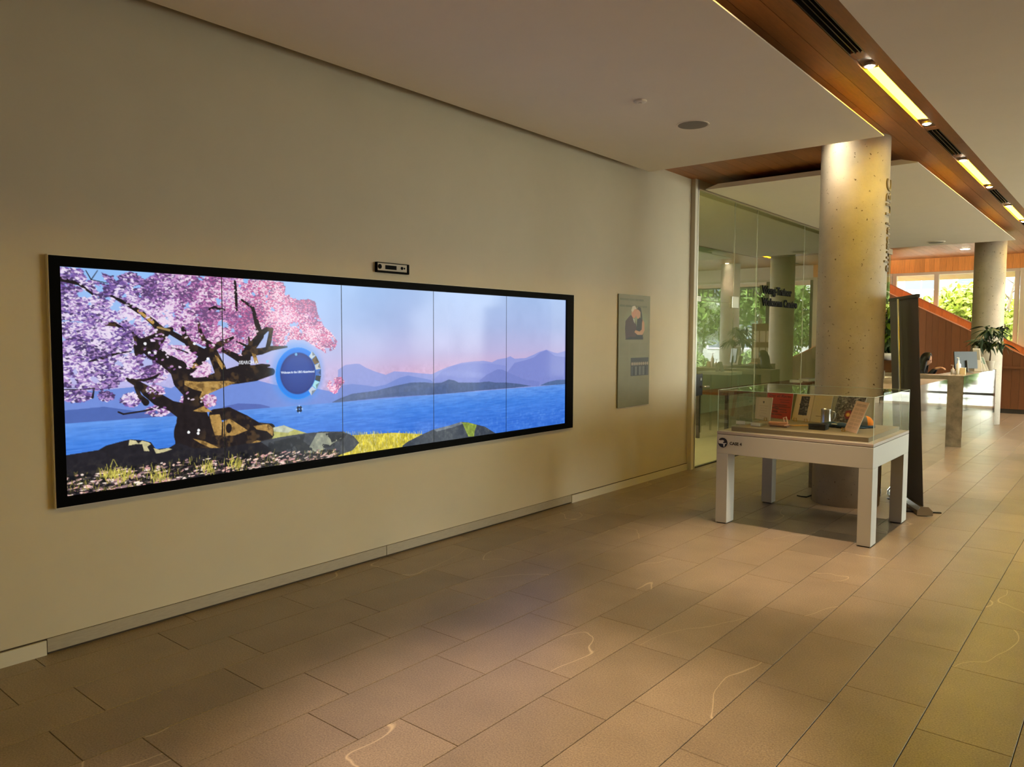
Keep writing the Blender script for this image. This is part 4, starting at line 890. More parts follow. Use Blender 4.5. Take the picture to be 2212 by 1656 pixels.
# ================================================================== ROLL-UP BANNER
A_ = np.array([2.86, 7.96]); D_ = np.array([-0.475, 0.880]); N_ = np.array([-D_[1], D_[0]])     # N_ points to the wall side
def bp(s_, n_, z_): q = A_+D_*s_+N_*n_; return (q[0]-.055*max(z_-.08, 0), q[1], z_)     # the tensioned sheet leans a little to the wall side
BW, BH = .90, 2.07
bn = thing('roll_up_banner', (*(A_+D_*.43), 0), 'grey roll-up banner stand seen from behind next to the display case', 'banner')
MB().prism([bp(-.03, -.05, .012), bp(-.03, .06, .012), bp(-.03, .06, .05), bp(-.03, .03, .085), bp(-.03, -.02, .085), bp(-.03, -.05, .05)], (*(D_*(BW+.06)), 0)).build('base_cassette', mat('cassette', (104, 92, 80), .35, metal=.5), bn)
for s_ in (-.045, BW+.03): MB().prism([bp(s_, -.07, .008), bp(s_, .065, .008), bp(s_, .065, .052), bp(s_, .035, .092), bp(s_, -.03, .092), bp(s_, -.07, .05)], (*(D_*.015), 0)).build('end_cap', 'steel', bn)
MB().hexa([bp(0, .0, .085), bp(BW, .0, .085), bp(BW, .0, BH), bp(0, .0, BH)], (*(N_*.004), 0)).build('fabric', 'banner_grey', bn)
MB().prism([bp(-.005, -.014, BH-.01), bp(-.005, .016, BH-.01), bp(-.005, .016, BH+.022), bp(-.005, -.014, BH+.022)], (*(D_*(BW+.01)), 0)).build('top_rail', 'banner_dark', bn)
MB().tube([bp(BW*.58, .03, .08), bp(BW*.58, .03, BH)], .010, 10).build('support_pole', 'alu', bn, smooth=True)
for s_ in (.12, .7): MB().hexa([bp(s_, -.2, 0), bp(s_+.04, -.2, 0), bp(s_+.04, .12, 0), bp(s_, .12, 0)], (0, 0, .010)).build('foot', 'black', bn)

# ================================================================== RECEPTION DESKS
DX, DH = 2.325, 1.10
d1 = thing('reception_desk', (1.9, 10.4, 0), 'nearer marble reception desk with mirrored front, beside the near column', 'desk')
bx('end_slab', (DX-.75, DX-.004, 8.62, 8.72, 0, DH), 'marble', d1); bx('top_slab', (DX-.75, DX-.004, 8.72, 12.05, DH-.06, DH), 'marble', d1)
for ya, yb in ((8.62, 10.33), (10.335, 12.05)): bx('mirror_panel', (DX-.004, DX, ya, yb, .0, DH), 'mirror', d1)
bx('back_panel', (DX-.06, DX-.004, 8.72, 12.05, 0, DH-.06), 'wood_stair', d1); bx('end_slab', (DX-.75, DX-.06, 11.97, 12.05, 0, DH-.06), 'wood_stair', d1)
d2 = thing('reception_desk', (1.7, 15, 0), 'farther marble reception desk with mirrored front, under the potted plant', 'desk')
bx('end_slab', (DX-.30, DX-.004, 13.33, 13.50, 0, DH-.09), 'marble', d2)
bx('top_slab', (DX-.42, DX-.004, 13.78, 16.72, DH-.09, DH), 'marble', d2); bx('top_slab', (DX-1.6, DX-.004, 13.33, 13.78, DH-.09, DH), 'marble', d2)
for ya, yb in ((13.33, 15.1), (15.105, 16.72)): bx('mirror_panel', (DX-.004, DX, ya, yb, 0, DH-.002), 'mirror', d2)
bx('back_panel', (DX-.06, DX-.004, 13.5, 16.72, 0, DH-.09), 'wood_stair', d2); bx('end_slab', (DX-.42, DX-.06, 16.6, 16.72, 0, DH-.09), 'marble', d2); bx('end_slab', (DX-1.6, DX-1.43, 13.33, 13.78, 0, DH-.09), 'marble', d2)
# ---- things on and behind the far desk
m = thing('monitor', (2.09, 14.92, DH), 'dark slate monitor seen from behind on the far desk', 'monitor')
e = np.array((.26, .34)); e /= np.linalg.norm(e); n2 = np.array((e[1], -e[0])); c0 = np.array((2.09, 14.92))
def mp_(s_, n_, z_): q = c0+e*s_+n2*(n_-(z_-DH-.2)*.12); return (q[0], q[1], z_)
MB().hexa([mp_(-.23, 0, DH+.06), mp_(.23, 0, DH+.06), mp_(.23, 0, DH+.35), mp_(-.23, 0, DH+.35)], (*(n2*.02), 0)).build('shell', mat('slate', (34, 44, 50), .5), m, bevel=.004)
MB().hexa([mp_(-.22, -.002, DH+.07), mp_(.22, -.002, DH+.07), mp_(.22, -.002, DH+.34), mp_(-.22, -.002, DH+.34)], (*(n2*.002), 0)).build('screen', 'black', m)
MB().tube([mp_(0, .03, DH+.005), mp_(0, .03, DH+.2)], .018, 10).build('stand', 'dark_metal', m); MB().lathe(*(c0+n2*.04), [(.1, DH), (.1, DH+.008), (.02, DH+.015)], 20).build('base', 'dark_metal', m)
for i, (px_, hh, tilt, w_, lab_) in enumerate(((2113, .40, .05, .11, 'tall white leaflet holder beside the monitor'), (2126, .30, .12, .06, 'leaning pale green leaflet beside the white holder'), (2133, .25, .10, .05, 'short pale leaflet nearest the plant pot'))):
    ly = 15.3+.11*i; b_ = Yp(px_, 801, ly); t = thing('leaflet_stand', (b_[0], ly, DH), lab_, 'leaflet')
    x_ = b_[0]; MB().hexa([(x_-w_/2, ly, DH), (x_+w_/2, ly, DH), (x_+w_/2-tilt, ly+.06, DH+hh), (x_-w_/2-tilt, ly+.06, DH+hh)], (0, .012, 0)).build('sheet', 'white', t)
    MB().box(x_-w_/2-.005, x_+w_/2+.005, ly-.015, ly+.07, DH, DH+.01).build('foot', 'alu', t)
    MB().hexa([(x_-w_/2+.005-tilt*.5, ly+.025, DH+hh*.5), (x_+w_/2-.01-tilt*.5, ly+.025, DH+hh*.5), (x_+w_/2-.01-tilt*.95, ly+.05, DH+hh*.95), (x_-w_/2+.005-tilt*.95, ly+.05, DH+hh*.95)], (0, -.003, 0)).build('printed_band', mat('leaf_print%d' % i, [(176, 176, 170), (120, 150, 140), (170, 200, 190)][i], .5), t)
for px_, py_, r_, h_, mm, lab_ in ((2070, 806, .035, .22, 'white', 'white pump bottle before the monitor'), (2058, 808, .03, .10, mat('cup_grey', (170, 165, 158), .5), 'grey cup beside the pump bottle'), (2080, 810, .035, .10, mat('tan_box', (206, 184, 140), .6), 'tan note cube at the desk corner')):
    b_ = Yp(px_, py_, 14.0); t = thing({'white': 'pump_bottle'}.get(mm if isinstance(mm, str) else '', 'desk_cup' if 'cup' in lab_ else 'note_cube'), (b_[0], 14.0, DH), lab_, 'bottle' if 'bottle' in lab_ else ('cup' if 'cup' in lab_ else 'note cube'))
    if 'cube' in lab_: MB().box(b_[0]-r_, b_[0]+r_, 14-r_, 14+r_, DH, DH+h_).build('block', mm, t); MB().box(b_[0]-r_, b_[0]+r_, 14-r_, 14+r_, DH+h_, DH+h_+.004).build('top_note', 'white', t)
    else:
        MB().lathe(b_[0], 14.0, [(r_*.9, DH), (r_, DH+.01), (r_, DH+h_*.7), (r_*(.45 if 'bottle' in lab_ else 1), DH+h_*.82), (r_*(.35 if 'bottle' in lab_ else 1), DH+h_)], 16).build('body', mm, t, smooth=True)
        if 'bottle' in lab_: MB().tube([(b_[0], 14, DH+h_), (b_[0], 14, DH+h_+.04), (b_[0]-.03, 14, DH+h_+.04)], .006, 6).build('pump', mm, t)

# ---- leaves
def leaf_mesh(L, W, droop=.25):
    vs = []; fs = []; n = 6
    for i in range(n+1):
        t_ = i/n; w_ = W*math.sin(math.pi*min(t_*1.05, 1))**.8*.5; z_ = -droop*L*t_*t_
        vs += [(L*t_, -w_, z_-.25*w_), (L*t_, 0, z_), (L*t_, w_, z_-.25*w_)]
    for i in range(n): a_ = i*3; fs += [(a_, a_+3, a_+4, a_+1), (a_+1, a_+4, a_+5, a_+2)]
    me = bpy.data.meshes.new('leaf'); me.from_pydata(vs, [], fs); me.update(); return me
def put_leaf(me, base, dirv, roll, sc, parent, mm):
    x_ = Vector(dirv).normalized(); up = Vector((0, 0, 1)); y_ = up.cross(x_)
    y_ = y_.normalized() if y_.length > .05 else Vector((0, 1, 0)); z_ = x_.cross(y_)
    M_ = Matrix((x_, y_, z_)).transposed().to_4x4() @ Matrix.Rotation(roll, 4, 'X') @ Matrix.Scale(sc, 4)
    o = bpy.data.objects.new('leaf', me); C.objects.link(o); o.parent = parent
    M_.translation = Vector(base)-world_loc(parent); o.matrix_local = M_; return o
def leaf_set(L, W, droop, mm): me = leaf_mesh(L, W, droop); me.materials.append(MATS[mm]); return me
# potted plant on the far desk
pp = Yp(2137, 800, 15.75); t = thing('potted_plant', (pp[0], 15.75, DH), 'dark leafy plant in a pale pot on the far desk', 'plant')
MB().lathe(pp[0], 15.75, [(.055, DH), (.075, DH+.16), (.08, DH+.165), (.08, DH+.18), (.068, DH+.18), (.064, DH+.15), (.001, DH+.15)], 20).build('pot', mat('pot_pale', (214, 204, 188), .6), t, smooth=True)
MB().tube([(pp[0], 15.75, DH+.15), (pp[0]+.01, 15.75, DH+.3), (pp[0]-.01, 15.75, DH+.45)], [.014, .011, .009], 8).build('stem', 'bark', t, smooth=True)
lm = leaf_set(.25, .075, .5, 'leaf_dark'); lm2 = leaf_set(.30, .07, .6, 'leaf_dark'); tips = []
for i in range(7):
    a_ = 2*math.pi*i/7+.3; r_ = random.uniform(.08, .2); z_ = DH+random.uniform(.5, .82); tip = (pp[0]-.01+r_*math.cos(a_), 15.75+r_*math.sin(a_), z_)
    MB().tube([(pp[0]-.01, 15.75, DH+.43), ((pp[0]-.01+tip[0])/2, (15.75+tip[1])/2, (DH+.43+z_)/2+.03), tip], [.007, .005, .003], 6).build('twig', 'bark', t); tips.append(tip)
for tip in tips:
    for j in range(13):
        a_ = random.uniform(0, 6.28); put_leaf(random.choice((lm, lm2)), (tip[0]+random.gauss(0, .03), tip[1]+random.gauss(0, .03), tip[2]+random.gauss(0, .03)), (math.cos(a_), math.sin(a_), random.uniform(-.5, .35)), random.uniform(-.5, .5), random.uniform(.7, 1.05), t, None)
# wooden cabinet with a tall hanging plant behind the near column
c_ = Yp(1908, 778, 16.0)
cab = thing('wood_cabinet', (c_[0], 16.2, 0), 'wooden cabinet carrying the white planter behind the banner', 'cabinet')
bx('carcass', (c_[0]-.5, c_[0]+.35, 16.0, 16.4, .06, c_[2]-.03), 'wood_stair', cab); bx('top', (c_[0]-.52, c_[0]+.37, 15.98, 16.42, c_[2]-.03, c_[2]), 'wood_stair', cab); bx('plinth', (c_[0]-.48, c_[0]+.33, 16.03, 16.38, 0, .06), 'black_matte', cab)
for xa, xb in ((c_[0]-.49, c_[0]-.08), (c_[0]-.07, c_[0]+.34)): dd_ = bx('door', (xa, xb, 15.985, 16.0, .08, c_[2]-.05), 'wood_stair', cab); bx('handle', (xb-.05, xb-.035, 15.97, 15.985, .6, .75), 'steel', dd_)
hp = thing('trailing_plant', (c_[0], 16.2, c_[2]), 'lime and dark trailing plant in a white bowl planter on the cabinet', 'plant')
MB().lathe(c_[0], 16.2, [(.1, c_[2]), (.2, c_[2]+.07), (.22, c_[2]+.14), (.19, c_[2]+.14), (.001, c_[2]+.1)], 24).build('planter', 'white', hp, smooth=True)
zt_ = Yp(1908, 655, 16.2)[2]
MB().tube([(c_[0], 16.2, c_[2]+.1), (c_[0]-.02, 16.2, (c_[2]+zt_)/2), (c_[0]+.03, 16.2, zt_-.1)], [.02, .016, .01], 8).build('stem', 'bark', hp, smooth=True)
l1, l2 = leaf_set(.30, .09, .5, 'leaf_lime'), leaf_set(.30, .10, .6, 'leaf_dark')
for i in range(80):
    z_ = c_[2]+.25+(zt_-c_[2]-.3)*(i/79.0); a_ = random.uniform(0, 6.28)
    put_leaf(l1 if random.random() < (z_-c_[2])/(zt_-c_[2])-.15 else l2, (c_[0]+random.gauss(0, .04), 16.2+random.gauss(0, .04), z_), (math.cos(a_), math.sin(a_), random.uniform(-.7, .3)), random.uniform(-.6, .6), random.uniform(.7, 1.1), hp, None)
# white table with tent card and sign
q = Yp(1914, 814, 12.6); wt = thing('side_table', (q[0], 12.6, 0), 'white topped side table behind the near column', 'table')
bx('top', (q[0]-.35, q[0]+.25, 12.35, 12.85, q[2]-.05, q[2]), 'white', wt); 
for xx_ in (q[0]-.32, q[0]+.19):
    for yy_ in (12.38, 12.79): bx('leg', (xx_, xx_+.03, yy_, yy_+.03, 0, q[2]-.05), 'dark_metal', wt)
tc = thing('tent_card', (q[0]-.08, 12.5, q[2]), 'white folded tent card on the side table', 'card')
for s_ in (-1, 1): MB().hexa([(q[0]-.08+s_*.05, 12.45, q[2]), (q[0]-.08+s_*.05, 12.6, q[2]), (q[0]-.08, 12.6, q[2]+.17), (q[0]-.08, 12.45, q[2]+.17)], (s_*.004, 0, .001)).build('flap', 'white', tc)
q = Yp(1898, 829, 11.0); sg = thing('counter_sign', (q[0], 11.0, DH), 'small grey acrylic sign on the near desk', 'sign')
MB().box(q[0]-.07, q[0]+.07, 11.0, 11.008, DH+.02, DH+.14).build('plate', mat('sign_grey', (150, 146, 140), .4), sg); MB().box(q[0]-.05, q[0]+.05, 10.97, 11.04, DH, DH+.02).build('foot', 'alu', sg)
sg.location.z = DH
# ---- person behind the far desk
def skin_body(name, joints, edges, mm, parent, sub=2):
    me = bpy.data.meshes.new(name); me.from_pydata([j[:3] for j in joints], edges, []); o = bpy.data.objects.new(name, me); C.objects.link(o)
    o.modifiers.new('s', 'SKIN'); o.modifiers['s'].use_smooth_shade = True; ss = o.modifiers.new('d', 'SUBSURF'); ss.levels = sub; ss.render_levels = sub
    for i, j in enumerate(joints): r_ = j[3]; me.skin_vertices[0].data[i].radius = (r_ if np.isscalar(r_) else r_[0], r_ if np.isscalar(r_) else r_[1])
    me.skin_vertices[0].data[0].use_root = True
    dg = bpy.context.evaluated_depsgraph_get(); dg.update(); m2_ = bpy.data.meshes.new_from_object(o.evaluated_get(dg)); bpy.data.objects.remove(o)
    m2_.polygons.foreach_set('use_smooth', [True]*len(m2_.polygons)); m2_.materials.clear(); m2_.materials.append(MATS[mm])
    r = bpy.data.objects.new(name, m2_); C.objects.link(r); r.parent = parent; return r
PX, PY = 1.38, 14.95
stool = thing('office_stool', (PX-.02, PY, 0), 'black swivel stool under the seated person', 'stool')
MB().lathe(PX-.02, PY, [(.2, .50), (.22, .52), (.21, .56), (.05, .565)], 24).build('seat', 'black', stool, smooth=True); MB().tube([(PX-.02, PY, .05), (PX-.02, PY, .5)], .025, 10).build('post', 'steel', stool)
for i in range(5): a_ = i*2*math.pi/5; MB().tube([(PX-.02, PY, .07), (PX-.02+.26*math.cos(a_), PY+.26*math.sin(a_), .03)], [.022, .015], 8).build('foot', 'black', stool)
pe = thing('person', (PX, PY, .56), 'person with long dark hair in black clothes seated behind the far desk', 'person')
J = [(0, 0, .09, (.13, .16)), (.02, 0, .26, (.10, .135)), (.03, 0, .43, (.10, .155)), (.04, 0, .52, (.07, .12)), (.06, 0, .60, (.05, .05)), (.085, 0, .655, (.052, .052)),
     (.03, .17, .49, .052), (.10, .20, .36, .042), (.26, .08, .58, .032), (.03, -.17, .49, .052), (.10, -.20, .36, .042), (.26, -.08, .58, .032),
     (.14, .10, .06, .085), (.42, .12, .03, .062), (.40, .12, -.38, .042), (.14, -.10, .06, .085), (.42, -.12, .03, .062), (.40, -.12, -.38, .042)]
E_ = [(0,1),(1,2),(2,3),(3,4),(4,5),(3,6),(6,7),(7,8),(3,9),(9,10),(10,11),(0,12),(12,13),(13,14),(0,15),(15,16),(16,17)]
skin_body('body', J, E_, 'cloth_black', pe)
hd = MB().ball((0, 0, 0), (.078, .066, .105), 24, 16)
def face(v):
    x_, y_, z_ = v; k_ = 1.0
    if x_ > .02:
        x_ += .022*math.exp(-((z_+.012)/.018)**2-(y_/.014)**2)                 # nose
        x_ -= .008*math.exp(-((z_-.012)/.014)**2-((abs(y_)-.028)/.016)**2)     # eye hollows
        x_ += .006*math.exp(-((z_+.055)/.012)**2-(y_/.02)**2)                  # lips
        x_ += .010*math.exp(-((z_+.088)/.018)**2-(y_/.025)**2)                 # chin
    if z_ < -.03: y_ *= 1-.35*min(1, (-.03-z_)/.07)
    return (x_, y_, z_)
tl_ = math.radians(22); hc = (PX+.115, PY, .56+.735)
def hx(v): return (hc[0]+v[0]*math.cos(tl_)+v[2]*math.sin(tl_), hc[1]+v[1], hc[2]-v[0]*math.sin(tl_)+v[2]*math.cos(tl_))
head = MB().add([hx(face(v)) for v in hd.v], hd.f).build('head', 'skin', pe, smooth=True)
for s_ in (-1, 1):
    q = hx((.066, s_*.027, .012)); MB().ball(q, .009, 8, 6).build('eye', 'hair', head)
    q = hx((-.005, s_*.066, 0)); MB().ball(q, (.016, .008, .026), 8, 6).build('ear', 'skin', head)
MB().ball(hx((.076, 0, -.055)), (.006, .018, .005), 8, 6).build('mouth', mat('lips', (150, 84, 80), .5), head)
hr = MB(); vs_, fs_ = [], []; nA, nB = 22, 14
for i in range(nB+1):
    t_ = i/nB
    for j in range(nA):
        a_ = math.pi*(.30+1.40*j/(nA-1))
        if t_ < .45: th = t_/.45*math.pi*.55; r_, z_ = math.sin(th), math.cos(th); p_ = (-.006+.094*r_*math.cos(a_), .082*r_*math.sin(a_), .02+.108*z_)
        else: d_ = (t_-.45)/.55; p_ = (-.02+(.094+.02*d_)*math.cos(a_)*(1-.15*d_)-.02*d_, (.082+.03*d_)*math.sin(a_), .003-.36*d_)
        q = hx(p_) if t_ < .45 else (hx((p_[0], p_[1], 0))[0]-.05*(t_-.45), hc[1]+p_[1], hc[2]+p_[2]-.0+.03)
        vs_.append(q)
for i in range(nB):
    for j in range(nA-1): fs_.append((i*nA+j, i*nA+j+1, (i+1)*nA+j+1, (i+1)*nA+j))
ho = MB().add(vs_, fs_).build('hair', 'hair', pe, smooth=True); so = ho.modifiers.new('t', 'SOLIDIFY'); so.thickness = .02; so.offset = 0
for s_ in (-1, 1):   # hands with fingers, held together over the desk edge
    wx, wy, wz = PX+.26, PY+s_*.08, .56+.58
    pal = [(wx, wy, wz, .026), (wx+.05, wy-s_*.03, wz+.02, (.032, .02)), (wx+.085, wy-s_*.045, wz+.02, (.03, .016))]
    js, es = [(a-PX, b-PY, c-.56, d) for a, b, c, d in pal], [(0,1),(1,2)]
    for f_ in range(4):
        oy = (-.024+.016*f_); L_ = (.06, .07, .066, .05)[f_]; b0 = len(js)
        js += [(pal[2][0]-PX+.02, pal[2][1]-PY+oy, pal[2][2]-.56, .0085), (pal[2][0]-PX+.02+L_*.5, pal[2][1]-PY+oy-s_*.005, pal[2][2]-.56-.012, .008), (pal[2][0]-PX+.02+L_*.75, pal[2][1]-PY+oy-s_*.008, pal[2][2]-.56-.038, .007)]
        es += [(2, b0), (b0, b0+1), (b0+1, b0+2)]
    b0 = len(js); js += [(pal[1][0]-PX+.015, pal[1][1]-PY-s_*.035, pal[1][2]-.56+.005, .0095), (pal[1][0]-PX+.05, pal[1][1]-PY-s_*.05, pal[1][2]-.56, .0085)]; es += [(1, b0), (b0, b0+1)]
    skin_body('hand', js, es, 'skin', pe, 1)
MB().box(PX+.05, PX+.10, PY-.03, PY+.03, .56+.545, .56+.60).build('collar', 'white', pe)
for i, s_ in enumerate((-1, 1)): MB().tube([(PX+.40, PY+s_*.12, .16), (PX+.40, PY+s_*.12, .05), (PX+.52, PY+s_*.12, .03)], [.045, .05, .035], 10).build('shoe', 'black', pe)
# cable on the floor by the column
q0, q1, q2 = Zp(1722, 1071), Zp(1742, 1074), Zp(1757, 1069)
tag(MB().tube([(q0[0], q0[1], .006), ((q0[0]+q1[0])/2, q0[1]-.02, .006), (q1[0], q1[1], .006), (q2[0], q2[1], .006), (q2[0]+.05, q2[1]+.25, .006)], .006, 6).build('power_cable', 'black'), 'short black power cable on the floor by the near column', 'cable')

# ================================================================== SIDE ROOM AND ENTRANCE (seen through and in the glass)
st_ = thing('console_table', (-1.0, 12.6, 0), 'console table inside the side room behind the glass', 'table')
bx('top', (-1.3, -.7, 11.6, 17.2, .74, .78), 'wood_stair', st_)
for xx_ in (-1.27, -.77):
    for yy_ in (11.65, 17.1): bx('leg', (xx_, xx_+.05, yy_, yy_+.05, 0, .74), 'dark_metal', st_)
for px_, w_, lab_ in ((1720, .05, 'small white card on the console table'), (1745, .16, 'wide white paper stack on the console table')):
    q = Xp(px_, 812, -.9); t = thing('paper_stack' if w_ > .1 else 'white_card', (-.9, q[1], .78), lab_, 'papers'); bx('sheet', (-1.0, -.8, q[1]-w_*1.6, q[1]+w_*1.6, .78, .83), 'white', t); bx('cover', (-1.0, -.8, q[1]-w_*1.6, q[1]+w_*1.6, .83, .835), mat('cover_grey', (190, 190, 190), .5), t)
nb = thing('notice_board', (3.6, 20.3, 0), 'brown free-standing notice board near the entrance', 'board')
bx('panel', (3.3, 3.9, 20.28, 20.34, .9, 2.05), mat('cork', (120, 96, 66), .9), nb)
for xx_ in (3.31, 3.86): bx('leg', (xx_, xx_+.03, 20.3, 20.32, 0, .9), 'dark_metal', nb); bx('foot', (xx_, xx_+.03, 20.1, 20.52, 0, .02), 'dark_metal', nb)
for i in range(6): bx('pinned_sheet', (3.34+.18*(i % 3), 3.49+.18*(i % 3), 20.275, 20.28, 1.1+.45*(i//3), 1.4+.45*(i//3)), 'pot_pale', nb)
# canopy and name outside
cn = thing('entrance_canopy', (2.5, 22.5, 3.28), 'timber soffit canopy outside the end windows', 'canopy')
for i in range(40): bx('soffit_board', (-4+.33*i, -4+.33*i+.325, YF+.32, 23.8, 3.28, 3.31), 'wood_ceiling', cn)
bx('slab', (-4, 9.2, YF+.32, 23.85, 3.31, 3.6), 'frame_pale', cn)
sg = thing('entrance_sign', (5.7, 23.6, 2.95), 'dark metal entrance letters hung under the canopy', 'sign')
vs, fs = text_geo('ALUMNI CENTRE', .40, .02); w = max(v[0] for v in vs)
MB().add([(7.25-v[0]*2.95/w, 23.6+v[2], 2.96+v[1]) for v in vs], [f[::-1] for f in fs]).build('letters', 'black', sg)
bx('bar', (4.2, 7.3, 23.57, 23.63, 3.24, 3.28), 'black', sg)
# ================================================================== OUTSIDE
struct(bx('ground', (-40, 60, YF+.3, 90, -.3, -.15), mat('paving', (150, 148, 142), .8, namt=.06, nscale=3)), 'pale paving outside the windows', 'ground')
struct(bx('ground_street', (XR+.3, 60, -40, YF+.3, -.3, -.15), 'paving'), 'pale street paving outside', 'ground')
def foliage(name, blobs, n, size, mm, parent):
    c = []; tot = sum(b[3]**2 for b in blobs)
    for b in blobs:
        k_ = int(n*b[3]**2/tot); d_ = rng.normal(size=(k_, 3)); d_ /= np.linalg.norm(d_, axis=1)[:, None]; r_ = b[3]*(.45+.6*rng.random(k_)**.5); c.append(np.array(b[:3])+d_*r_[:, None]*np.array((1, 1, .85)))
    c = np.concatenate(c); n_ = len(c); a = rng.normal(size=(n_, 3)); a /= np.linalg.norm(a, axis=1)[:, None]; b = np.cross(a, rng.normal(size=(n_, 3))); b /= np.linalg.norm(b, axis=1)[:, None]
    s_ = size*(.6+.8*rng.random(n_))[:, None]; P_ = np.stack([c-a*s_, c+b*s_*.5, c+a*s_, c-b*s_*.5], 1).reshape(-1, 3)-np.array(world_loc(parent))
    me = bpy.data.meshes.new(name); me.from_pydata(P_.tolist(), [], np.arange(n_*4).reshape(-1, 4).tolist()); me.update(); me.materials.append(MATS[mm])
    o = bpy.data.objects.new(name, me); C.objects.link(o); o.parent = parent; o['kind'] = 'stuff'; return o
def tree(x, y, h, r, mm, label, n=5200, size=.17):
    t = thing('tree', (x, y, -.15), label, 'tree', 'trees outside'); 
    MB().tube([(x, y, -.15), (x+.05, y, h*.3), (x, y+.05, h*.6)], [.13, .10, .06], 8).build('trunk', 'bark', t, smooth=True)
    bl = [(x+random.gauss(0, r*.5), y+random.gauss(0, r*.5), h*random.uniform(.38, .85), r*random.uniform(.5, .75)) for _ in range(12)]
    for b in bl[:5]: MB().tube([(x, y, h*.4), ((x+b[0])/2, (y+b[1])/2, (h*.42+b[2])/2), b[:3]], [.05, .035, .015], 6).build('branch', 'bark', t)
    foliage('foliage', bl, n, size, mm, t)
def shrub(x, y, h, r, mm, label, n=1500):
    t = thing('shrub', (x, y, -.15), label, 'shrub', 'shrubs outside the end windows')
    for i in range(4): MB().tube([(x, y, -.15), (x+random.gauss(0, r*.3), y+random.gauss(0, r*.3), h*.7)], [.03, .012], 6).build('stem', 'bark', t)
    foliage('foliage', [(x+random.gauss(0, r*.4), y+random.gauss(0, r*.3), h*random.uniform(.35, .8), r*random.uniform(.5, .75)) for _ in range(6)], n, .11, mm, t)
for i, (x_, y_, h_, r_) in enumerate(((-2.6, 26.5, 3.7, 1.0), (-1.3, 26.6, 3.7, .9), (-.1, 26.4, 3.6, .9), (1.0, 26.6, 3.3, .85), (2.0, 28.2, 3.2, .85), (3.1, 27, 2.6, .8))):
    shrub(x_, y_, h_, r_, 'leaf_out', ['tall lime shrub before the far end of the white building', 'lime shrub second along the white building', 'lime shrub under the portrait banner', 'low lime shrub beside the portrait banner', 'low lime shrub before the bare branched tree', 'low lime shrub past the bare branched tree'][i])
for x_, y_, h_, r_, lab_ in ((3.4, 29.5, 6.2, 1.3, 'leafy street tree behind the notice board'), (6.9, 29.5, 6.6, 1.4, 'leafy street tree behind the entrance letters'), (10.6, 29.5, 7.0, 1.4, 'leafy street tree past the entrance letters'), (14.5, 29.5, 6.8, 1.5, 'leafy street tree at the building corner'), (5.2, 34.5, 7.5, 1.6, 'leafy street tree down the road'), (9.4, 35.0, 8.0, 1.8, 'tall street tree at the back')):
    tree(x_, y_, h_, r_, 'leaf_out2', lab_)
for y_, lab_ in ((-2, 'street tree outside the rear side window'), (4, 'street tree outside the second side window'), (10.5, 'street tree outside the middle side window'), (16.5, 'street tree outside the last side window')): tree(14.5, y_, 6.5, 1.4, 'leaf_out2', lab_, 1600, .2)
for i, (x_, y_, r_, h_) in enumerate(((4.4, 26.2, .55, 1.1), (6.3, 26.4, .6, 1.2), (8.3, 26.2, .6, 1.1), (3.2, 33.2, 1.0, 3.2), (7.2, 33.0, 1.1, 3.6), (11.6, 33.4, 1.2, 3.8), (2.6, 37.5, 1.3, 4.6), (7.2, 38.5, 1.6, 5.0), (11.6, 38.0, 1.6, 5.2), (15.8, 37.0, 1.6, 5.2))):
    shrub(x_, y_, h_, r_, 'leaf_out2', ['low bush beside the entrance path', 'low bush before the entrance letters', 'low bush past the entrance letters', 'tall bush behind the first street tree', 'tall bush between the street trees', 'tall bush behind the third street tree', 'big back bush nearest the white building', 'big back bush behind the second street tree', 'big back bush behind the third street tree', 'big back bush at the road end'][i], 2200)
# hedge_bush row ends here
# sparse branching tree at the right of the end window
bt = thing('tree', (2.05, 25.5, -.15), 'sparse tree with bare forked branches outside the end window', 'tree', 'trees outside')
def P25(px_, py_, y_=25.5): q = Yp(px_, py_, y_); return (q[0], y_, q[2])
for pth, r_ in (([(2178, 760), (2172, 690), (2180, 655), (2190, 615), (2196, 590)], .05), ([(2182, 648), (2168, 630), (2162, 612)], .022), ([(2186, 632), (2200, 622), (2212, 618)], .02), ([(2190, 612), (2172, 600), (2165, 592)], .015), ([(2175, 672), (2160, 650), (2150, 645)], .02)):
    MB().tube([P25(*q) for q in pth], np.linspace(r_, r_*.35, len(pth)).tolist(), 8).build('branch', 'bark', bt, smooth=True)
q = P25(2178, 760); MB().tube([(q[0], 25.5, -.15), q], [.07, .05], 8).build('trunk', 'bark', bt)
foliage('foliage', [(*P25(2170, 700), .5), (*P25(2190, 730), .5), (*P25(2175, 770), .6), (*P25(2200, 690), .35)], 900, .09, 'leaf_out', bt)
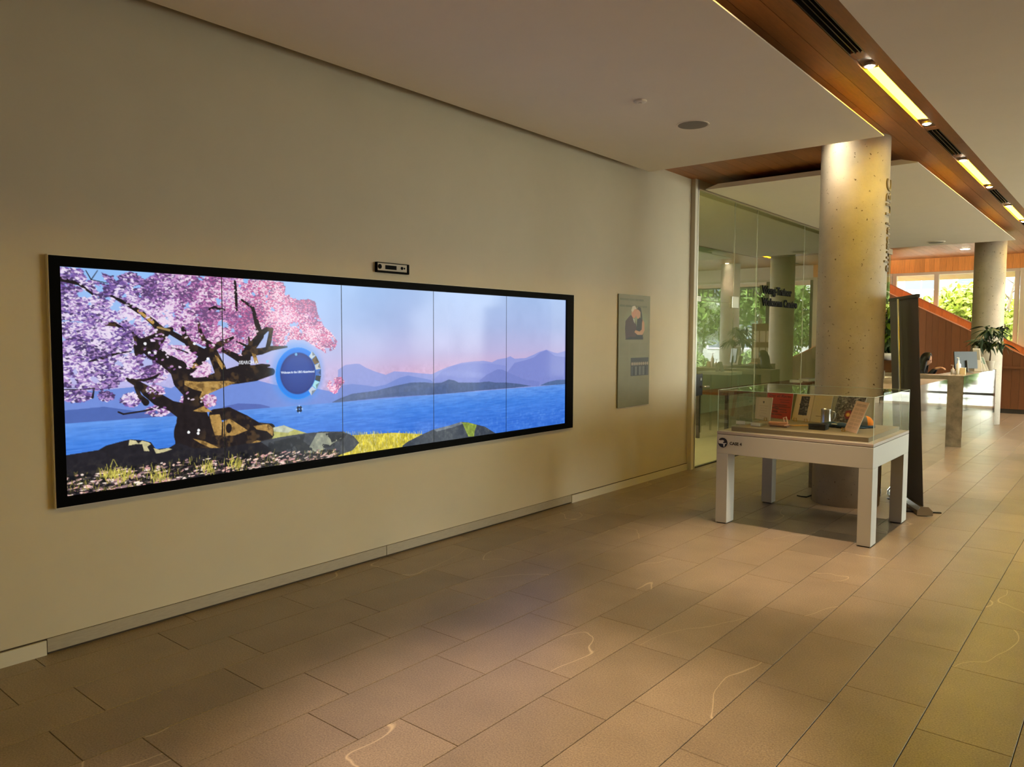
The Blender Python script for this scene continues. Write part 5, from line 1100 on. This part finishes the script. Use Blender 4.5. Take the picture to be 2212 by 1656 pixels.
# building across the way
bd = thing('building', (2, 40, -.15), 'pale building across the way with dark windows', 'building')
bx('wall', (-16, 2.6, 40, 46, -.15, 12), mat('bld_white', (150, 154, 156), .8), bd)
win_m = mat('bld_window', (46, 58, 74), .3)
for j in range(3):
    for i in range(8):
        xa = -15.4+2.2*i; za = .6+3.3*j
        f_ = bx('window', (xa, xa+1.5, 39.93, 40.0, za, za+2.1), 'alu', bd); bx('glazing', (xa+.06, xa+.72, 39.91, 39.93, za+.06, za+2.04), win_m, f_); bx('glazing', (xa+.78, xa+1.44, 39.91, 39.93, za+.06, za+2.04), win_m, f_)
    bx('cornice', (-16, 2.6, 39.85, 40, 3.0+3.3*j, 3.2+3.3*j), 'bld_white', bd)
kb = Canvas(60, 60, (206, 214, 216)); kb.poly([(6,60),(8,40),(20,34),(32,40),(34,60)], (70, 74, 84)); kb.ell(20, 24, 8, 11, (196, 160, 140)); kb.poly([(12,20),(14,11),(24,9),(28,18),(22,15)], (70, 58, 50)); kb.poly([(34,60),(36,44),(46,38),(56,44),(58,60)], (96, 92, 100)); kb.ell(46, 30, 7, 10, (190, 150, 130)); kb.poly([(39,28),(42,19),(50,18),(54,28),(48,23)], (60, 54, 54))
a_, b_ = Yp(2036, 636, 39.6), Yp(2068, 662, 39.6)
ban = thing('portrait_banner', (a_[0], 39.6, b_[2]), 'pale banner with two printed portraits on the building across the way', 'banner')
bx('backing', (a_[0], b_[0], 39.62, 39.66, b_[2], a_[2]), 'white', ban); picture('print', kb, (a_[0], 39.61, a_[2]), (b_[0], 39.61, a_[2]), (a_[0], 39.61, b_[2]), (b_[0], 39.61, b_[2]), PM, ban)
for x_ in (a_[0]+.1, b_[0]-.1): bx('bracket', (x_-.03, x_+.03, 39.66, 40, a_[2]-.2, a_[2]-.14), 'dark_metal', ban)
b2 = thing('building', (26, 56, -.15), 'grey building down the street behind the trees', 'building')
bx('wall', (14, 36, 54, 62, -.15, 14), mat('bld_grey', (130, 132, 130), .8), b2)
for j in range(3):
    for i in range(8): f_ = bx('window', (14.6+2.4*i, 16.2+2.4*i, 53.93, 54, .8+3.6*j, 3.0+3.6*j), 'alu', b2); bx('glazing', (14.7+2.4*i, 16.1+2.4*i, 53.9, 53.93, .9+3.6*j, 2.9+3.6*j), win_m, f_)
el = thing('downlight', (4.2, 19.25, ZW), 'recessed downlight beside the entrance column', 'light')
MB().lathe(4.2, 19.25, [(.05, ZW-.008), (.06, ZW-.004), (.06, ZW)], 20).build('ring', 'alu', el); MB().lathe(4.2, 19.25, [(.04, ZW-.012), (.045, ZW-.008)], 20).build('lens', spot_m, el)
spot_lamp((4.2, 19.2, ZW-.03), (4.22, 19.36, 2.0), 25, 60, el, .9)
